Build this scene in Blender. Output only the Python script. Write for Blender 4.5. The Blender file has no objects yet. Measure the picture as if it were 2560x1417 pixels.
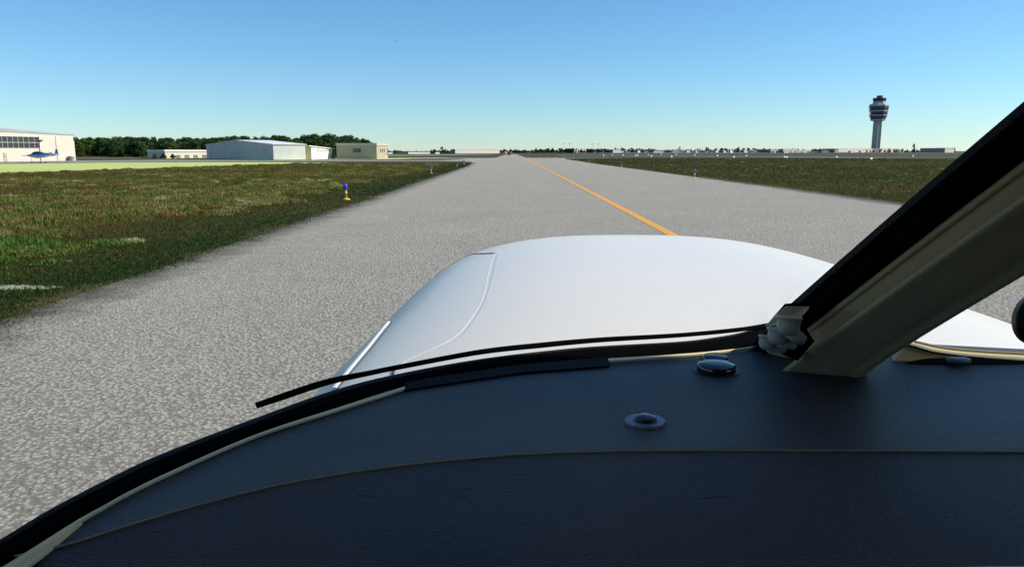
import bpy, bmesh, math, random
import numpy as np
from mathutils import Vector, Matrix

random.seed(7)
rng = np.random.default_rng(11)
scene = bpy.context.scene
COL = scene.collection

# ------------------------------------------------------------------ camera
EYE = Vector((0.0, 0.0, 2.0))
FPX, CX, CY, VH = 1900.0, 1280.0, 708.5, 378.0      # focal length, centre and horizon of the 2560 x 1417 picture
PITCH = math.atan((CY - VH) / FPX)
cam_d = bpy.data.cameras.new('camera')
cam_d.sensor_fit = 'HORIZONTAL'
cam_d.sensor_width = 36.0
cam_d.lens = 36.0 * FPX / 2560.0
cam_d.clip_start = 0.03
cam_d.clip_end = 20000.0
cam = bpy.data.objects.new('camera', cam_d)
COL.objects.link(cam)
cam.location = EYE
cam.rotation_euler = (math.pi / 2 - PITCH, 0, 0)
scene.camera = cam

# ------------------------------------------------------------------ sky, sun, exposure
SUN_EL = math.radians(35.0)
SUN_AZ = math.radians(86.0)          # clockwise from +Y (straight ahead) towards +X (right)
world = bpy.data.worlds.new('World')
scene.world = world
world.use_nodes = True
wn, wl = world.node_tree.nodes, world.node_tree.links
wn.clear()
w_out = wn.new('ShaderNodeOutputWorld')
w_bg = wn.new('ShaderNodeBackground')
w_sky = wn.new('ShaderNodeTexSky')
w_sky.sky_type = 'NISHITA'
w_sky.sun_disc = False
w_sky.sun_elevation = SUN_EL
w_sky.sun_rotation = SUN_AZ
w_sky.altitude = 0
w_sky.air_density = 1.0
w_sky.dust_density = 0.0
w_sky.ozone_density = 10.0
w_bg.inputs['Strength'].default_value = 0.14
w_tint = wn.new('ShaderNodeMix')
w_tint.data_type = 'RGBA'
w_tint.blend_type = 'MULTIPLY'
w_tint.inputs[0].default_value = 1.0
w_tint.inputs[7].default_value = (0.885, 0.94, 0.875, 1.0)
wl.new(w_sky.outputs[0], w_tint.inputs[6])
wl.new(w_tint.outputs[2], w_bg.inputs['Color'])
wl.new(w_bg.outputs[0], w_out.inputs[0])

sun_d = bpy.data.lights.new('sun', 'SUN')
sun_d.energy = 5.0
sun_d.angle = math.radians(0.53)
sun_d.color = (1.0, 0.92, 0.79)
sun = bpy.data.objects.new('sun', sun_d)
COL.objects.link(sun)
SUN_DIR = Vector((math.sin(SUN_AZ) * math.cos(SUN_EL), math.cos(SUN_AZ) * math.cos(SUN_EL), math.sin(SUN_EL)))
sun.rotation_euler = SUN_DIR.to_track_quat('Z', 'Y').to_euler()
sun.location = (0, 0, 60)

vs = scene.view_settings
vs.view_transform = 'Standard'
vs.look = 'None'
vs.exposure = 0.25
vs.gamma = 1.0
vs.use_curve_mapping = False
scene.cycles.max_bounces = 8
scene.cycles.transparent_max_bounces = 12
scene.cycles.sample_clamp_indirect = 6.0

# ------------------------------------------------------------------ measuring helpers (survey of the place from the eye point)
_c, _s = math.cos(PITCH), math.sin(PITCH)
def ray(u, v):
    x, y = u - CX, v - CY
    return Vector((x, FPX * _c - y * _s, -(y * _c + FPX * _s)))
def G(u, v, z=0.0):
    d = ray(u, v); t = (z - EYE.z) / d.z
    return EYE + d * t
def P(u, v, Y):
    d = ray(u, v); return EYE + d * (Y / d.y)

# ------------------------------------------------------------------ mesh helpers
def mesh_obj(name, verts, faces, mat, parent=None, smooth=False):
    me = bpy.data.meshes.new(name)
    me.from_pydata([tuple(v) for v in verts], [], faces)
    me.validate(); me.update()
    if smooth:
        me.polygons.foreach_set('use_smooth', [True] * len(me.polygons))
    if mat is not None:
        me.materials.append(mat)
    o = bpy.data.objects.new(name, me)
    COL.objects.link(o)
    if parent is not None:
        o.parent = parent
        o.matrix_parent_inverse = parent.matrix_basis.inverted()
    return o

def fix_normals(o):
    bm = bmesh.new(); bm.from_mesh(o.data)
    bmesh.ops.recalc_face_normals(bm, faces=bm.faces[:])
    bm.to_mesh(o.data); bm.free()
    return o

def tag(o, label=None, cat=None, group=None, kind=None):
    if label: o['label'] = label
    if cat: o['category'] = cat
    if group: o['group'] = group
    if kind: o['kind'] = kind
    return o

def thing(name, loc, label, cat, group=None, rz=0.0):
    o = bpy.data.objects.new(name, None)
    COL.objects.link(o)
    o.location = loc
    o.rotation_euler = (0, 0, rz)
    o.empty_display_size = 0.2
    return tag(o, label, cat, group)

class MB:
    """collects simple solids into one mesh"""
    def __init__(self): self.v, self.f = [], []
    def add(self, vs_, fs_):
        k = len(self.v)
        self.v += [Vector(p) for p in vs_]
        self.f += [[i + k for i in f] for f in fs_]
        return self
    def box(self, a, b):
        (x0, y0, z0), (x1, y1, z1) = a, b
        return self.add([(x0,y0,z0),(x1,y0,z0),(x1,y1,z0),(x0,y1,z0),(x0,y0,z1),(x1,y0,z1),(x1,y1,z1),(x0,y1,z1)],
                        [[0,3,2,1],[4,5,6,7],[0,1,5,4],[1,2,6,5],[2,3,7,6],[3,0,4,7]])
    def obox(self, o, ex, ey, ez):
        o, ex, ey, ez = map(Vector, (o, ex, ey, ez))
        return self.add([o, o+ex, o+ex+ey, o+ey, o+ez, o+ex+ez, o+ex+ey+ez, o+ey+ez],
                        [[0,3,2,1],[4,5,6,7],[0,1,5,4],[1,2,6,5],[2,3,7,6],[3,0,4,7]])
    def prism(self, poly, z0, z1):
        n = len(poly)
        self.add([(p[0], p[1], z0) for p in poly] + [(p[0], p[1], z1) for p in poly],
                 [list(range(n))[::-1], list(range(n, 2*n))] + [[i, (i+1) % n, n+(i+1) % n, n+i] for i in range(n)])
        return self
    def rings(self, rings, cap=True):
        n = len(rings[0]); fs_ = []
        for k in range(len(rings) - 1):
            for i in range(n):
                j = (i + 1) % n
                fs_.append([k*n+i, k*n+j, (k+1)*n+j, (k+1)*n+i])
        if cap:
            fs_.append(list(range(n))[::-1]); fs_.append([(len(rings)-1)*n + i for i in range(n)])
        return self.add([p for r in rings for p in r], fs_)
    def lathe(self, prof, o=(0,0,0), axis=(0,0,1), n=20):
        o, ax = Vector(o), Vector(axis).normalized()
        e1 = ax.orthogonal().normalized(); e2 = ax.cross(e1)
        return self.rings([[o + ax*z + (e1*math.cos(t) + e2*math.sin(t))*r for t in [2*math.pi*i/n for i in range(n)]] for r, z in prof])
    def tube(self, pts, r, n=8):
        pts = [Vector(p) for p in pts]; R = r if hasattr(r, '__len__') else [r]*len(pts)
        rs = []
        e1 = None
        for i, p in enumerate(pts):
            d = (pts[min(i+1, len(pts)-1)] - pts[max(i-1, 0)]).normalized()
            if e1 is None: e1 = d.orthogonal().normalized()
            e1 = (e1 - d*e1.dot(d)).normalized(); e2 = d.cross(e1)
            rs.append([p + (e1*math.cos(t) + e2*math.sin(t))*R[i] for t in [2*math.pi*k/n for k in range(n)]])
        return self.rings(rs)
    def build(self, name, mat, parent=None, smooth=False, bevel=0.0):
        o = fix_normals(mesh_obj(name, self.v, self.f, mat, parent, smooth))
        if bevel:
            m = o.modifiers.new('bevel', 'BEVEL'); m.width = bevel; m.segments = 2; m.limit_method = 'ANGLE'
        return o

def spline(pts, n):
    """Catmull-Rom through the points, n samples, even in chord length"""
    Pn = np.array([tuple(p) for p in pts], float)
    Q = np.vstack([2*Pn[0]-Pn[1], Pn, 2*Pn[-1]-Pn[-2]])
    out = []
    for i in range(1, len(Q)-2):
        for t in np.linspace(0, 1, 24, endpoint=False):
            a, b, c, d = Q[i-1], Q[i], Q[i+1], Q[i+2]
            out.append(.5*((2*b)+(-a+c)*t+(2*a-5*b+4*c-d)*t*t+(-a+3*b-3*c+d)*t**3))
    out.append(Pn[-1]); out = np.array(out)
    L = np.concatenate([[0], np.cumsum(np.linalg.norm(np.diff(out, axis=0), axis=1))])
    s = np.linspace(0, L[-1], n)
    return np.stack([np.interp(s, L, out[:, k]) for k in range(out.shape[1])], 1)

# ------------------------------------------------------------------ materials
def mat_new(name):
    m = bpy.data.materials.new(name); m.use_nodes = True
    nt = m.node_tree
    return m, nt, nt.nodes['Principled BSDF']

def simple(name, col, rough=.6, metal=0.0, spec=.5, var=.0, scale=3.0, bump=0.0, bscale=60.0, coat=0.0, emit=None, estr=0.0, dirt=None):
    m, nt, b = mat_new(name)
    b.inputs['Base Color'].default_value = (*col, 1)
    b.inputs['Roughness'].default_value = rough
    b.inputs['Metallic'].default_value = metal
    b.inputs['Specular IOR Level'].default_value = spec
    b.inputs['Coat Weight'].default_value = coat
    b.inputs['Coat Roughness'].default_value = .08
    tc = nt.nodes.new('ShaderNodeTexCoord')
    if var:
        nz = nt.nodes.new('ShaderNodeTexNoise'); nz.inputs['Scale'].default_value = scale; nz.inputs['Detail'].default_value = 6
        nz.inputs['Roughness'].default_value = .65
        nt.links.new(tc.outputs['Object'], nz.inputs['Vector'])
        mx = nt.nodes.new('ShaderNodeMix'); mx.data_type = 'RGBA'
        d = dirt if dirt else tuple(c*(1-var) for c in col)
        mx.inputs[6].default_value = (*d, 1); mx.inputs[7].default_value = (*[min(1, c*(1+var*.5)) for c in col], 1)
        rp = nt.nodes.new('ShaderNodeMapRange'); rp.inputs[1].default_value = .3; rp.inputs[2].default_value = .65
        nt.links.new(nz.outputs['Fac'], rp.inputs[0]); nt.links.new(rp.outputs[0], mx.inputs[0])
        nt.links.new(mx.outputs[2], b.inputs['Base Color'])
    if bump:
        nb = nt.nodes.new('ShaderNodeTexNoise'); nb.inputs['Scale'].default_value = bscale; nb.inputs['Detail'].default_value = 3
        nt.links.new(tc.outputs['Object'], nb.inputs['Vector'])
        bp = nt.nodes.new('ShaderNodeBump'); bp.inputs['Strength'].default_value = bump; bp.inputs['Distance'].default_value = 1.0/bscale
        nt.links.new(nb.outputs['Fac'], bp.inputs['Height']); nt.links.new(bp.outputs[0], b.inputs['Normal'])
    if emit:
        b.inputs['Emission Color'].default_value = (*emit, 1); b.inputs['Emission Strength'].default_value = estr
    return m

def ramp_mat(name, stops, scales, rough=.9, stretch=(1,1,1), bump=0.0, bscale=30, bdist=.02, bdetail=4, spec=.2):
    """colour from two octaves of noise through a ramp; optional relief"""
    m, nt, b = mat_new(name)
    b.inputs['Roughness'].default_value = rough; b.inputs['Specular IOR Level'].default_value = spec
    tc = nt.nodes.new('ShaderNodeTexCoord'); mp = nt.nodes.new('ShaderNodeMapping'); mp.inputs['Scale'].default_value = stretch
    nt.links.new(tc.outputs['Object'], mp.inputs['Vector'])
    prev = None
    for i, (sc_, wgt) in enumerate(scales):
        nz = nt.nodes.new('ShaderNodeTexNoise'); nz.inputs['Scale'].default_value = sc_; nz.inputs['Detail'].default_value = 5; nz.inputs['Roughness'].default_value = .6
        nt.links.new(mp.outputs[0], nz.inputs['Vector'])
        mu = nt.nodes.new('ShaderNodeMath'); mu.operation = 'MULTIPLY'; mu.inputs[1].default_value = wgt
        nt.links.new(nz.outputs['Fac'], mu.inputs[0])
        if prev is None: prev = mu
        else:
            ad = nt.nodes.new('ShaderNodeMath'); ad.operation = 'ADD'
            nt.links.new(prev.outputs[0], ad.inputs[0]); nt.links.new(mu.outputs[0], ad.inputs[1]); prev = ad
    cr = nt.nodes.new('ShaderNodeValToRGB')
    el = cr.color_ramp.elements
    el[0].position, el[0].color = stops[0][0], (*stops[0][1], 1)
    el[1].position, el[1].color = stops[-1][0], (*stops[-1][1], 1)
    for p_, c_ in stops[1:-1]:
        e = el.new(p_); e.color = (*c_, 1)
    nt.links.new(prev.outputs[0], cr.inputs[0]); nt.links.new(cr.outputs[0], b.inputs['Base Color'])
    if bump:
        nb = nt.nodes.new('ShaderNodeTexNoise'); nb.inputs['Scale'].default_value = bscale; nb.inputs['Detail'].default_value = bdetail
        nt.links.new(tc.outputs['Object'], nb.inputs['Vector'])
        bp = nt.nodes.new('ShaderNodeBump'); bp.inputs['Strength'].default_value = bump; bp.inputs['Distance'].default_value = bdist
        nt.links.new(nb.outputs['Fac'], bp.inputs['Height']); nt.links.new(bp.outputs[0], b.inputs['Normal'])
    return m

def asphalt_mat(name, base, edge=None):
    """worn light asphalt: aggregate relief, stains, and (for the taxiway) earth worked in along the two edges"""
    m, nt, b = mat_new(name)
    N, L = nt.nodes, nt.links
    b.inputs['Roughness'].default_value = .85; b.inputs['Specular IOR Level'].default_value = .25
    tc = N.new('ShaderNodeTexCoord')
    def noise(scale, detail=4, rough=.6):
        n = N.new('ShaderNodeTexNoise'); n.inputs['Scale'].default_value = scale; n.inputs['Detail'].default_value = detail; n.inputs['Roughness'].default_value = rough
        L.new(tc.outputs['Object'], n.inputs['Vector']); return n
    def mapr(src, a, b_, c_, d_):
        r = N.new('ShaderNodeMapRange'); r.inputs[1].default_value = a; r.inputs[2].default_value = b_; r.inputs[3].default_value = c_; r.inputs[4].default_value = d_
        L.new(src, r.inputs[0]); return r
    def math_(op, a, b_):
        k = N.new('ShaderNodeMath'); k.operation = op
        for i, q in enumerate((a, b_)):
            if isinstance(q, (int, float)): k.inputs[i].default_value = q
            else: L.new(q, k.inputs[i])
        return k
    vo = N.new('ShaderNodeTexVoronoi'); vo.inputs['Scale'].default_value = 27.0; vo.inputs['Randomness'].default_value = 1.0
    wob = noise(22, 2)
    addv = N.new('ShaderNodeMix'); addv.data_type = 'VECTOR'; addv.inputs[0].default_value = .04
    L.new(tc.outputs['Object'], addv.inputs[4]); L.new(wob.outputs['Color'], addv.inputs[5])
    L.new(addv.outputs[1], vo.inputs['Vector'])
    n1 = noise(33, 7, .80); n2 = noise(.35, 5); n3 = noise(4.0, 4); n4 = noise(160, 2)
    grain = math_('ADD', math_('MULTIPLY', n1.outputs['Fac'], .65).outputs[0], math_('MULTIPLY', vo.outputs['Distance'], -.55).outputs[0])
    g = mapr(grain.outputs[0], -.01, .29, .56, 1.28)
    s1 = mapr(n2.outputs['Fac'], .3, .7, .92, 1.06); s2 = mapr(n3.outputs['Fac'], .3, .7, .95, 1.04); s3 = mapr(n4.outputs['Fac'], .3, .7, .75, 1.2)
    val = math_('MULTIPLY', math_('MULTIPLY', g.outputs[0], s1.outputs[0]).outputs[0], math_('MULTIPLY', s2.outputs[0], s3.outputs[0]).outputs[0])
    mx = N.new('ShaderNodeMix'); mx.data_type = 'RGBA'; mx.blend_type = 'MULTIPLY'; mx.inputs[0].default_value = 1
    mx.inputs[6].default_value = (*base, 1); L.new(val.outputs[0], mx.inputs[7])
    out = mx.outputs[2]
    if edge:
        sx = N.new('ShaderNodeSeparateXYZ'); L.new(tc.outputs['Object'], sx.inputs[0])
        en = noise(1.1, 5, .7)
        wobble = mapr(en.outputs['Fac'], .25, .75, -.4, .4)
        xw = math_('ADD', sx.outputs[0], wobble.outputs[0])
        a = mapr(xw.outputs[0], edge[0] + .0, edge[0] + 1.0, 1, 0)
        c_ = mapr(xw.outputs[0], edge[1] - 1.0, edge[1] - .0, 0, 1)
        f_ = math_('MAXIMUM', a.outputs[0], c_.outputs[0])
        yl = mapr(sx.outputs[1], 100, 125, 1, 0)
        f2 = math_('MULTIPLY', math_('MULTIPLY', f_.outputs[0], yl.outputs[0]).outputs[0], .92)
        em = N.new('ShaderNodeMix'); em.data_type = 'RGBA'; em.inputs[7].default_value = (.035, .036, .016, 1)
        L.new(f2.outputs[0], em.inputs[0]); L.new(out, em.inputs[6]); out = em.outputs[2]
    L.new(out, b.inputs['Base Color'])
    bp = N.new('ShaderNodeBump'); bp.inputs['Strength'].default_value = 1.0; bp.inputs['Distance'].default_value = .034
    L.new(grain.outputs[0], bp.inputs['Height']); L.new(bp.outputs[0], b.inputs['Normal'])
    return m

def attr_mat(name, rough=.85, trans=.25, spec=.15):
    """foliage: colour from the per-face 'tint' attribute, partly translucent"""
    m, nt, b = mat_new(name)
    at = nt.nodes.new('ShaderNodeAttribute'); at.attribute_name = 'tint'
    b.inputs['Roughness'].default_value = rough; b.inputs['Specular IOR Level'].default_value = spec
    nt.links.new(at.outputs['Color'], b.inputs['Base Color'])
    if trans:
        tr = nt.nodes.new('ShaderNodeBsdfTranslucent'); mx = nt.nodes.new('ShaderNodeMixShader'); mx.inputs[0].default_value = trans
        nt.links.new(at.outputs['Color'], tr.inputs['Color'])
        nt.links.new(b.outputs[0], mx.inputs[1]); nt.links.new(tr.outputs[0], mx.inputs[2])
        nt.links.new(mx.outputs[0], nt.nodes['Material Output'].inputs[0])
    return m

def glass_mat(name, tint=(.97, .985, .98), marks=True):
    m = bpy.data.materials.new(name); m.use_nodes = True
    nt = m.node_tree; N, L = nt.nodes, nt.links
    N.clear()
    out = N.new('ShaderNodeOutputMaterial')
    tr = N.new('ShaderNodeBsdfTransparent'); tr.inputs[0].default_value = (*tint, 1)
    gl = N.new('ShaderNodeBsdfGlossy'); gl.inputs['Roughness'].default_value = .02
    fr = N.new('ShaderNodeFresnel'); fr.inputs['IOR'].default_value = 1.05
    mx = N.new('ShaderNodeMixShader')
    L.new(fr.outputs[0], mx.inputs[0]); L.new(tr.outputs[0], mx.inputs[1]); L.new(gl.outputs[0], mx.inputs[2])
    last = mx
    if marks:
        tc = N.new('ShaderNodeTexCoord'); mp = N.new('ShaderNodeMapping'); mp.inputs['Scale'].default_value = (19, 23, 48)
        mp.inputs['Rotation'].default_value = (.3, .5, .4)
        L.new(tc.outputs['Object'], mp.inputs['Vector'])
        vo = N.new('ShaderNodeTexVoronoi'); vo.inputs['Scale'].default_value = 1.0
        nz = N.new('ShaderNodeTexNoise'); nz.inputs['Scale'].default_value = 3.0; nz.inputs['Detail'].default_value = 3
        L.new(mp.outputs[0], vo.inputs['Vector']); L.new(mp.outputs[0], nz.inputs['Vector'])
        ad = N.new('ShaderNodeMath'); ad.operation = 'MULTIPLY_ADD'; ad.inputs[1].default_value = .12
        L.new(nz.outputs['Fac'], ad.inputs[0]); L.new(vo.outputs['Distance'], ad.inputs[2])
        mr = N.new('ShaderNodeMapRange'); mr.inputs[1].default_value = .05; mr.inputs[2].default_value = .10; mr.inputs[3].default_value = .22; mr.inputs[4].default_value = 0
        L.new(ad.outputs[0], mr.inputs[0])
        df = N.new('ShaderNodeBsdfDiffuse'); df.inputs[0].default_value = (.12, .13, .13, 1)
        m2 = N.new('ShaderNodeMixShader')
        L.new(mr.outputs[0], m2.inputs[0]); L.new(mx.outputs[0], m2.inputs[1]); L.new(df.outputs[0], m2.inputs[2])
        last = m2
    L.new(last.outputs[0], out.inputs[0])
    return m

def leather_mat(name, col):
    m, nt, b = mat_new(name)
    N, L = nt.nodes, nt.links
    b.inputs['Specular IOR Level'].default_value = .46
    tc = N.new('ShaderNodeTexCoord')
    big = N.new('ShaderNodeTexNoise'); big.inputs['Scale'].default_value = 5; big.inputs['Detail'].default_value = 5
    L.new(tc.outputs['Object'], big.inputs['Vector'])
    mr = N.new('ShaderNodeMapRange'); mr.inputs[1].default_value = .3; mr.inputs[2].default_value = .7; mr.inputs[3].default_value = .44; mr.inputs[4].default_value = .56
    L.new(big.outputs['Fac'], mr.inputs[0]); L.new(mr.outputs[0], b.inputs['Roughness'])
    # small creases stretched across
    mp = N.new('ShaderNodeMapping'); mp.inputs['Scale'].default_value = (22, 110, 60)
    L.new(tc.outputs['Object'], mp.inputs['Vector'])
    cr = N.new('ShaderNodeTexNoise'); cr.inputs['Scale'].default_value = 1; cr.inputs['Detail'].default_value = 2
    L.new(mp.outputs[0], cr.inputs['Vector'])
    crr = N.new('ShaderNodeMapRange'); crr.inputs[1].default_value = .69; crr.inputs[2].default_value = .76; crr.inputs[3].default_value = 0; crr.inputs[4].default_value = 1
    L.new(cr.outputs['Fac'], crr.inputs[0])
    mx = N.new('ShaderNodeMix'); mx.data_type = 'RGBA'; mx.inputs[7].default_value = (*[c*.3 for c in col], 1)
    gr = N.new('ShaderNodeTexNoise'); gr.inputs['Scale'].default_value = 260; gr.inputs['Detail'].default_value = 2; gr.inputs['Distortion'].default_value = 2.2
    L.new(tc.outputs['Object'], gr.inputs['Vector'])
    gm = N.new('ShaderNodeMapRange'); gm.inputs[1].default_value = .35; gm.inputs[2].default_value = .62; L.new(gr.outputs['Fac'], gm.inputs[0])
    gx = N.new('ShaderNodeMix'); gx.data_type = 'RGBA'; gx.inputs[6].default_value = (*[c*.55 for c in col], 1); gx.inputs[7].default_value = (*[c*1.45 for c in col], 1)
    L.new(gm.outputs[0], gx.inputs[0])
    fd = N.new('ShaderNodeTexNoise'); fd.inputs['Scale'].default_value = 2.6; fd.inputs['Detail'].default_value = 5; fd.inputs['Roughness'].default_value = .6
    L.new(tc.outputs['Object'], fd.inputs['Vector'])
    fm = N.new('ShaderNodeMapRange'); fm.inputs[1].default_value = .40; fm.inputs[2].default_value = .66; fm.inputs[4].default_value = .65; L.new(fd.outputs['Fac'], fm.inputs[0])
    fx_ = N.new('ShaderNodeMix'); fx_.data_type = 'RGBA'; fx_.inputs[7].default_value = (.078, .068, .056, 1)
    L.new(fm.outputs[0], fx_.inputs[0]); L.new(gx.outputs[2], fx_.inputs[6]); L.new(fx_.outputs[2], mx.inputs[6])
    L.new(crr.outputs[0], mx.inputs[0]); L.new(mx.outputs[2], b.inputs['Base Color'])
    # grain
    wv = N.new('ShaderNodeTexNoise'); wv.inputs['Scale'].default_value = 260; wv.inputs['Detail'].default_value = 2; wv.inputs['Distortion'].default_value = 2.2
    L.new(tc.outputs['Object'], wv.inputs['Vector'])
    bp = N.new('ShaderNodeBump'); bp.inputs['Strength'].default_value = .7; bp.inputs['Distance'].default_value = .0020
    L.new(wv.outputs['Fac'], bp.inputs['Height'])
    bp2 = N.new('ShaderNodeBump'); bp2.inputs['Strength'].default_value = .3; bp2.inputs['Distance'].default_value = .0008; bp2.invert = True
    L.new(crr.outputs[0], bp2.inputs['Height']); L.new(bp.outputs[0], bp2.inputs['Normal'])
    L.new(bp2.outputs[0], b.inputs['Normal'])
    return m

M = {}
M['grass_ground'] = ramp_mat('rough grass ground', [(.30, (.016, .030, .005)), (.42, (.036, .048, .010)), (.50, (.062, .060, .015)), (.58, (.088, .070, .022)), (.70, (.050, .062, .013))],
                             [(.09, .6), (.9, .25), (9.0, .15)], bump=.5, bscale=14, bdist=.05, stretch=(.55, 1.5, 1))
M['lawn'] = ramp_mat('mown lawn', [(.3, (.42, .50, .135)), (.5, (.52, .59, .18)), (.7, (.60, .63, .225))], [(.12, .6), (1.2, .4)], stretch=(.4, 1.4, 1))
M['asphalt'] = asphalt_mat('worn asphalt', (.495, .458, .383), edge=(-6.15, 14.9))
M['asphalt_far'] = asphalt_mat('pale asphalt', (.36, .345, .315))
M['runway'] = asphalt_mat('runway grey', (.17, .165, .16))
M['yellow_paint'] = simple('yellow line paint', (.80, .36, .02), .7, var=.45, scale=9, dirt=(.42, .24, .08), bump=.5, bscale=60)
M['foliage'] = attr_mat('tree foliage')
M['weeds'] = attr_mat('weeds and grass', trans=.45)
M['bark'] = simple('bark', (.09, .07, .05), .9, var=.4, scale=4)
M['bare_earth'] = ramp_mat('pale sand', [(.3, (.20, .24, .14)), (.7, (.36, .40, .29))], [(3, .6), (20, .4)])
M['cream_wall'] = simple('cream painted metal wall', (.60, .555, .45), .55, var=.06, scale=.7)
M['white_wall'] = simple('white painted metal wall', (.82, .81, .76), .5, var=.06, scale=.8)
M['pale_blue_wall'] = simple('pale blue steel wall', (.60, .61, .57), .45, var=.08, scale=.6)
M['blue_steel'] = simple('blue grey corrugated steel', (.70, .66, .56), .5, var=.12, scale=.7)
M['roof_grey'] = simple('grey metal roof', (.34, .34, .38), .5, var=.1, scale=.5)
M['roof_white'] = simple('white metal roof', (.80, .80, .80), .45, var=.06, scale=.5)
M['olive_wall'] = simple('olive beige block wall', (.42, .355, .265), .8, var=.12, scale=1.2, bump=.3, bscale=5)
M['olive_trim'] = simple('pale fascia', (.52, .47, .38), .7, var=.1, scale=2)
M['beige_wall'] = simple('beige wall', (.58, .52, .38), .7, var=.08, scale=.5)
M['window_dark'] = simple('dark window pane', (.035, .035, .032), .12, spec=.6)
M['window_blue'] = simple('blue tinted window band', (.030, .042, .105), .15, spec=.6)
M['door_grey'] = simple('grey shutter', (.20, .19, .19), .6, var=.15, scale=3)
M['door_cream'] = simple('cream door', (.42, .385, .28), .6, var=.08)
M['black_metal'] = simple('black metal', (.015, .015, .016), .5)
M['dark_metal'] = simple('dark grey metal', (.06, .06, .065), .5)
M['concrete'] = simple('tower concrete', (.43, .42, .385), .85, var=.1, scale=.15)
M['concrete_dark'] = simple('dark brown cladding', (.075, .073, .072), .6, var=.1, scale=.3)
M['yellow_metal'] = simple('yellow enamel', (.80, .50, .05), .45, var=.12, scale=18)
M['blue_lens'] = simple('blue glass lens', (.03, .05, .60), .2, emit=(.03, .05, .9), estr=.12)
M['white_lens'] = simple('white lamp lens', (.85, .85, .80), .25, emit=(1, .97, .85), estr=.6)
M['plane_blue'] = simple('blue gloss paint', (.015, .14, .42), .25, coat=.6, var=.1, scale=2)
M['plane_white'] = simple('white gloss paint small plane', (.78, .78, .74), .3, coat=.4)
M['red_paint'] = simple('red paint', (.45, .03, .02), .5, var=.1)
M['far_dark'] = simple('dark slate and shaded wall', (.12, .125, .14), .7, var=.1, scale=.2)  # also colours the shaded left faces of far blocks
M['far_beige'] = simple('pale beige wall', (.66, .60, .50), .7, var=.06, scale=.2)
M['far_pink'] = simple('pale pinkish wall', (.72, .63, .54), .7, var=.05, scale=.2)
M['far_grey'] = simple('light grey wall', (.50, .49, .45), .7, var=.06, scale=.2)
M['far_brown'] = simple('brown brick wall', (.33, .25, .20), .8, var=.1, scale=.3)
M['far_white'] = simple('white low building wall', (.76, .74, .70), .6, var=.05, scale=.3)
M['cowl'] = simple('white aircraft paint', (.83, .78, .70), .36, coat=.12, var=.02, scale=4)
M['seam_dark'] = simple('panel gap', (.05, .055, .06), .6)
M['seam_grey'] = simple('faint panel gap', (.34, .35, .36), .6)
M['seam_white'] = simple('white hinge and seam highlight', (.84, .83, .80), .6, spec=.2)
M['rubber'] = simple('black rubber seal', (.0012, .0012, .0012), .9, spec=.02)
M['sealant'] = simple('weathered black sealant', (.008, .008, .009), .8, spec=.15, var=.5, scale=45, dirt=(.022, .022, .022), bump=.4, bscale=300)
M['trim_cream'] = simple('cream interior trim', (.88, .74, .43), .6, var=.06, scale=20, bump=.25, bscale=500)
M['trim_beige'] = simple('beige interior lining', (.58, .46, .29), .85, spec=.12, var=.06, scale=14, bump=.2, bscale=500)
M['headliner'] = simple('dark headliner', (.05, .047, .042), .9, var=.05, scale=10)
M['bracket_cream'] = simple('dull cream bracket', (.62, .56, .40), .6, var=.2, scale=80)
M['nozzle_grey'] = simple('grey nozzle plastic', (.46, .45, .40), .5, var=.08, scale=60)
M['plastic_grey'] = simple('grey plastic', (.42, .42, .40), .45, var=.06, scale=60)
M['plastic_black'] = simple('black plastic', (.006, .006, .007), .45, spec=.3)
M['panel_dark'] = simple('dark vent cover', (.005, .005, .005), .8, spec=.12, bump=.3, bscale=600)
M['leather'] = leather_mat('dark navy leatherette', (.0240, .0285, .0400))
M['dome'] = simple('dark glass dome', (.012, .016, .03), .08, spec=.7)
M['flange'] = simple('dull blue grey metal', (.16, .20, .26), .4, metal=.4)
M['stitch'] = simple('olive piping', (.34, .31, .22), .8, spec=.1)
M['glass'] = glass_mat('windshield acrylic')

# ------------------------------------------------------------------ THE SETTING: ground, lawn, pavements
def sheet(name, pts, z, mat, sub=1):
    o = mesh_obj(name, [(p[0], p[1], z) for p in pts], [list(range(len(pts)))], mat)
    return tag(fix_normals(o), kind='structure')

ground = mesh_obj('ground', [(-9000, -3000, 0), (9000, -3000, 0), (9000, 14000, 0), (-9000, 14000, 0)], [[0, 1, 2, 3]], M['grass_ground'])
tag(ground, kind='structure')
# lawn in front of the hangars
lawn_pts = [G(-260, 447), G(0, 435.5), G(200, 428), G(420, 420), G(640, 413), G(760, 409.5), G(845, 407.2), G(700, 405.6), G(500, 405.6), G(250, 407), G(0, 410.5), G(-260, 414)]
sheet('lawn', lawn_pts, .004, M['lawn'])
lawn2 = [G(560, 399.2), G(700, 400.0), G(980, 398.6), G(1130, 394.6), G(1000, 394.6), G(860, 397.0), G(700, 398.0)]
sheet('lawn', lawn2, .004, M['lawn'])
# hangar apron
sheet('apron', [G(-400, 418), G(0, 410.2), G(250, 406.2), G(480, 404.2), G(1180, 403.5), G(1204, 400.2), G(900, 400.6), G(700, 401.0), G(420, 399.4), G(250, 401.2), G(0, 403.2), G(-400, 408)], .008, M['asphalt_far'])
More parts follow.
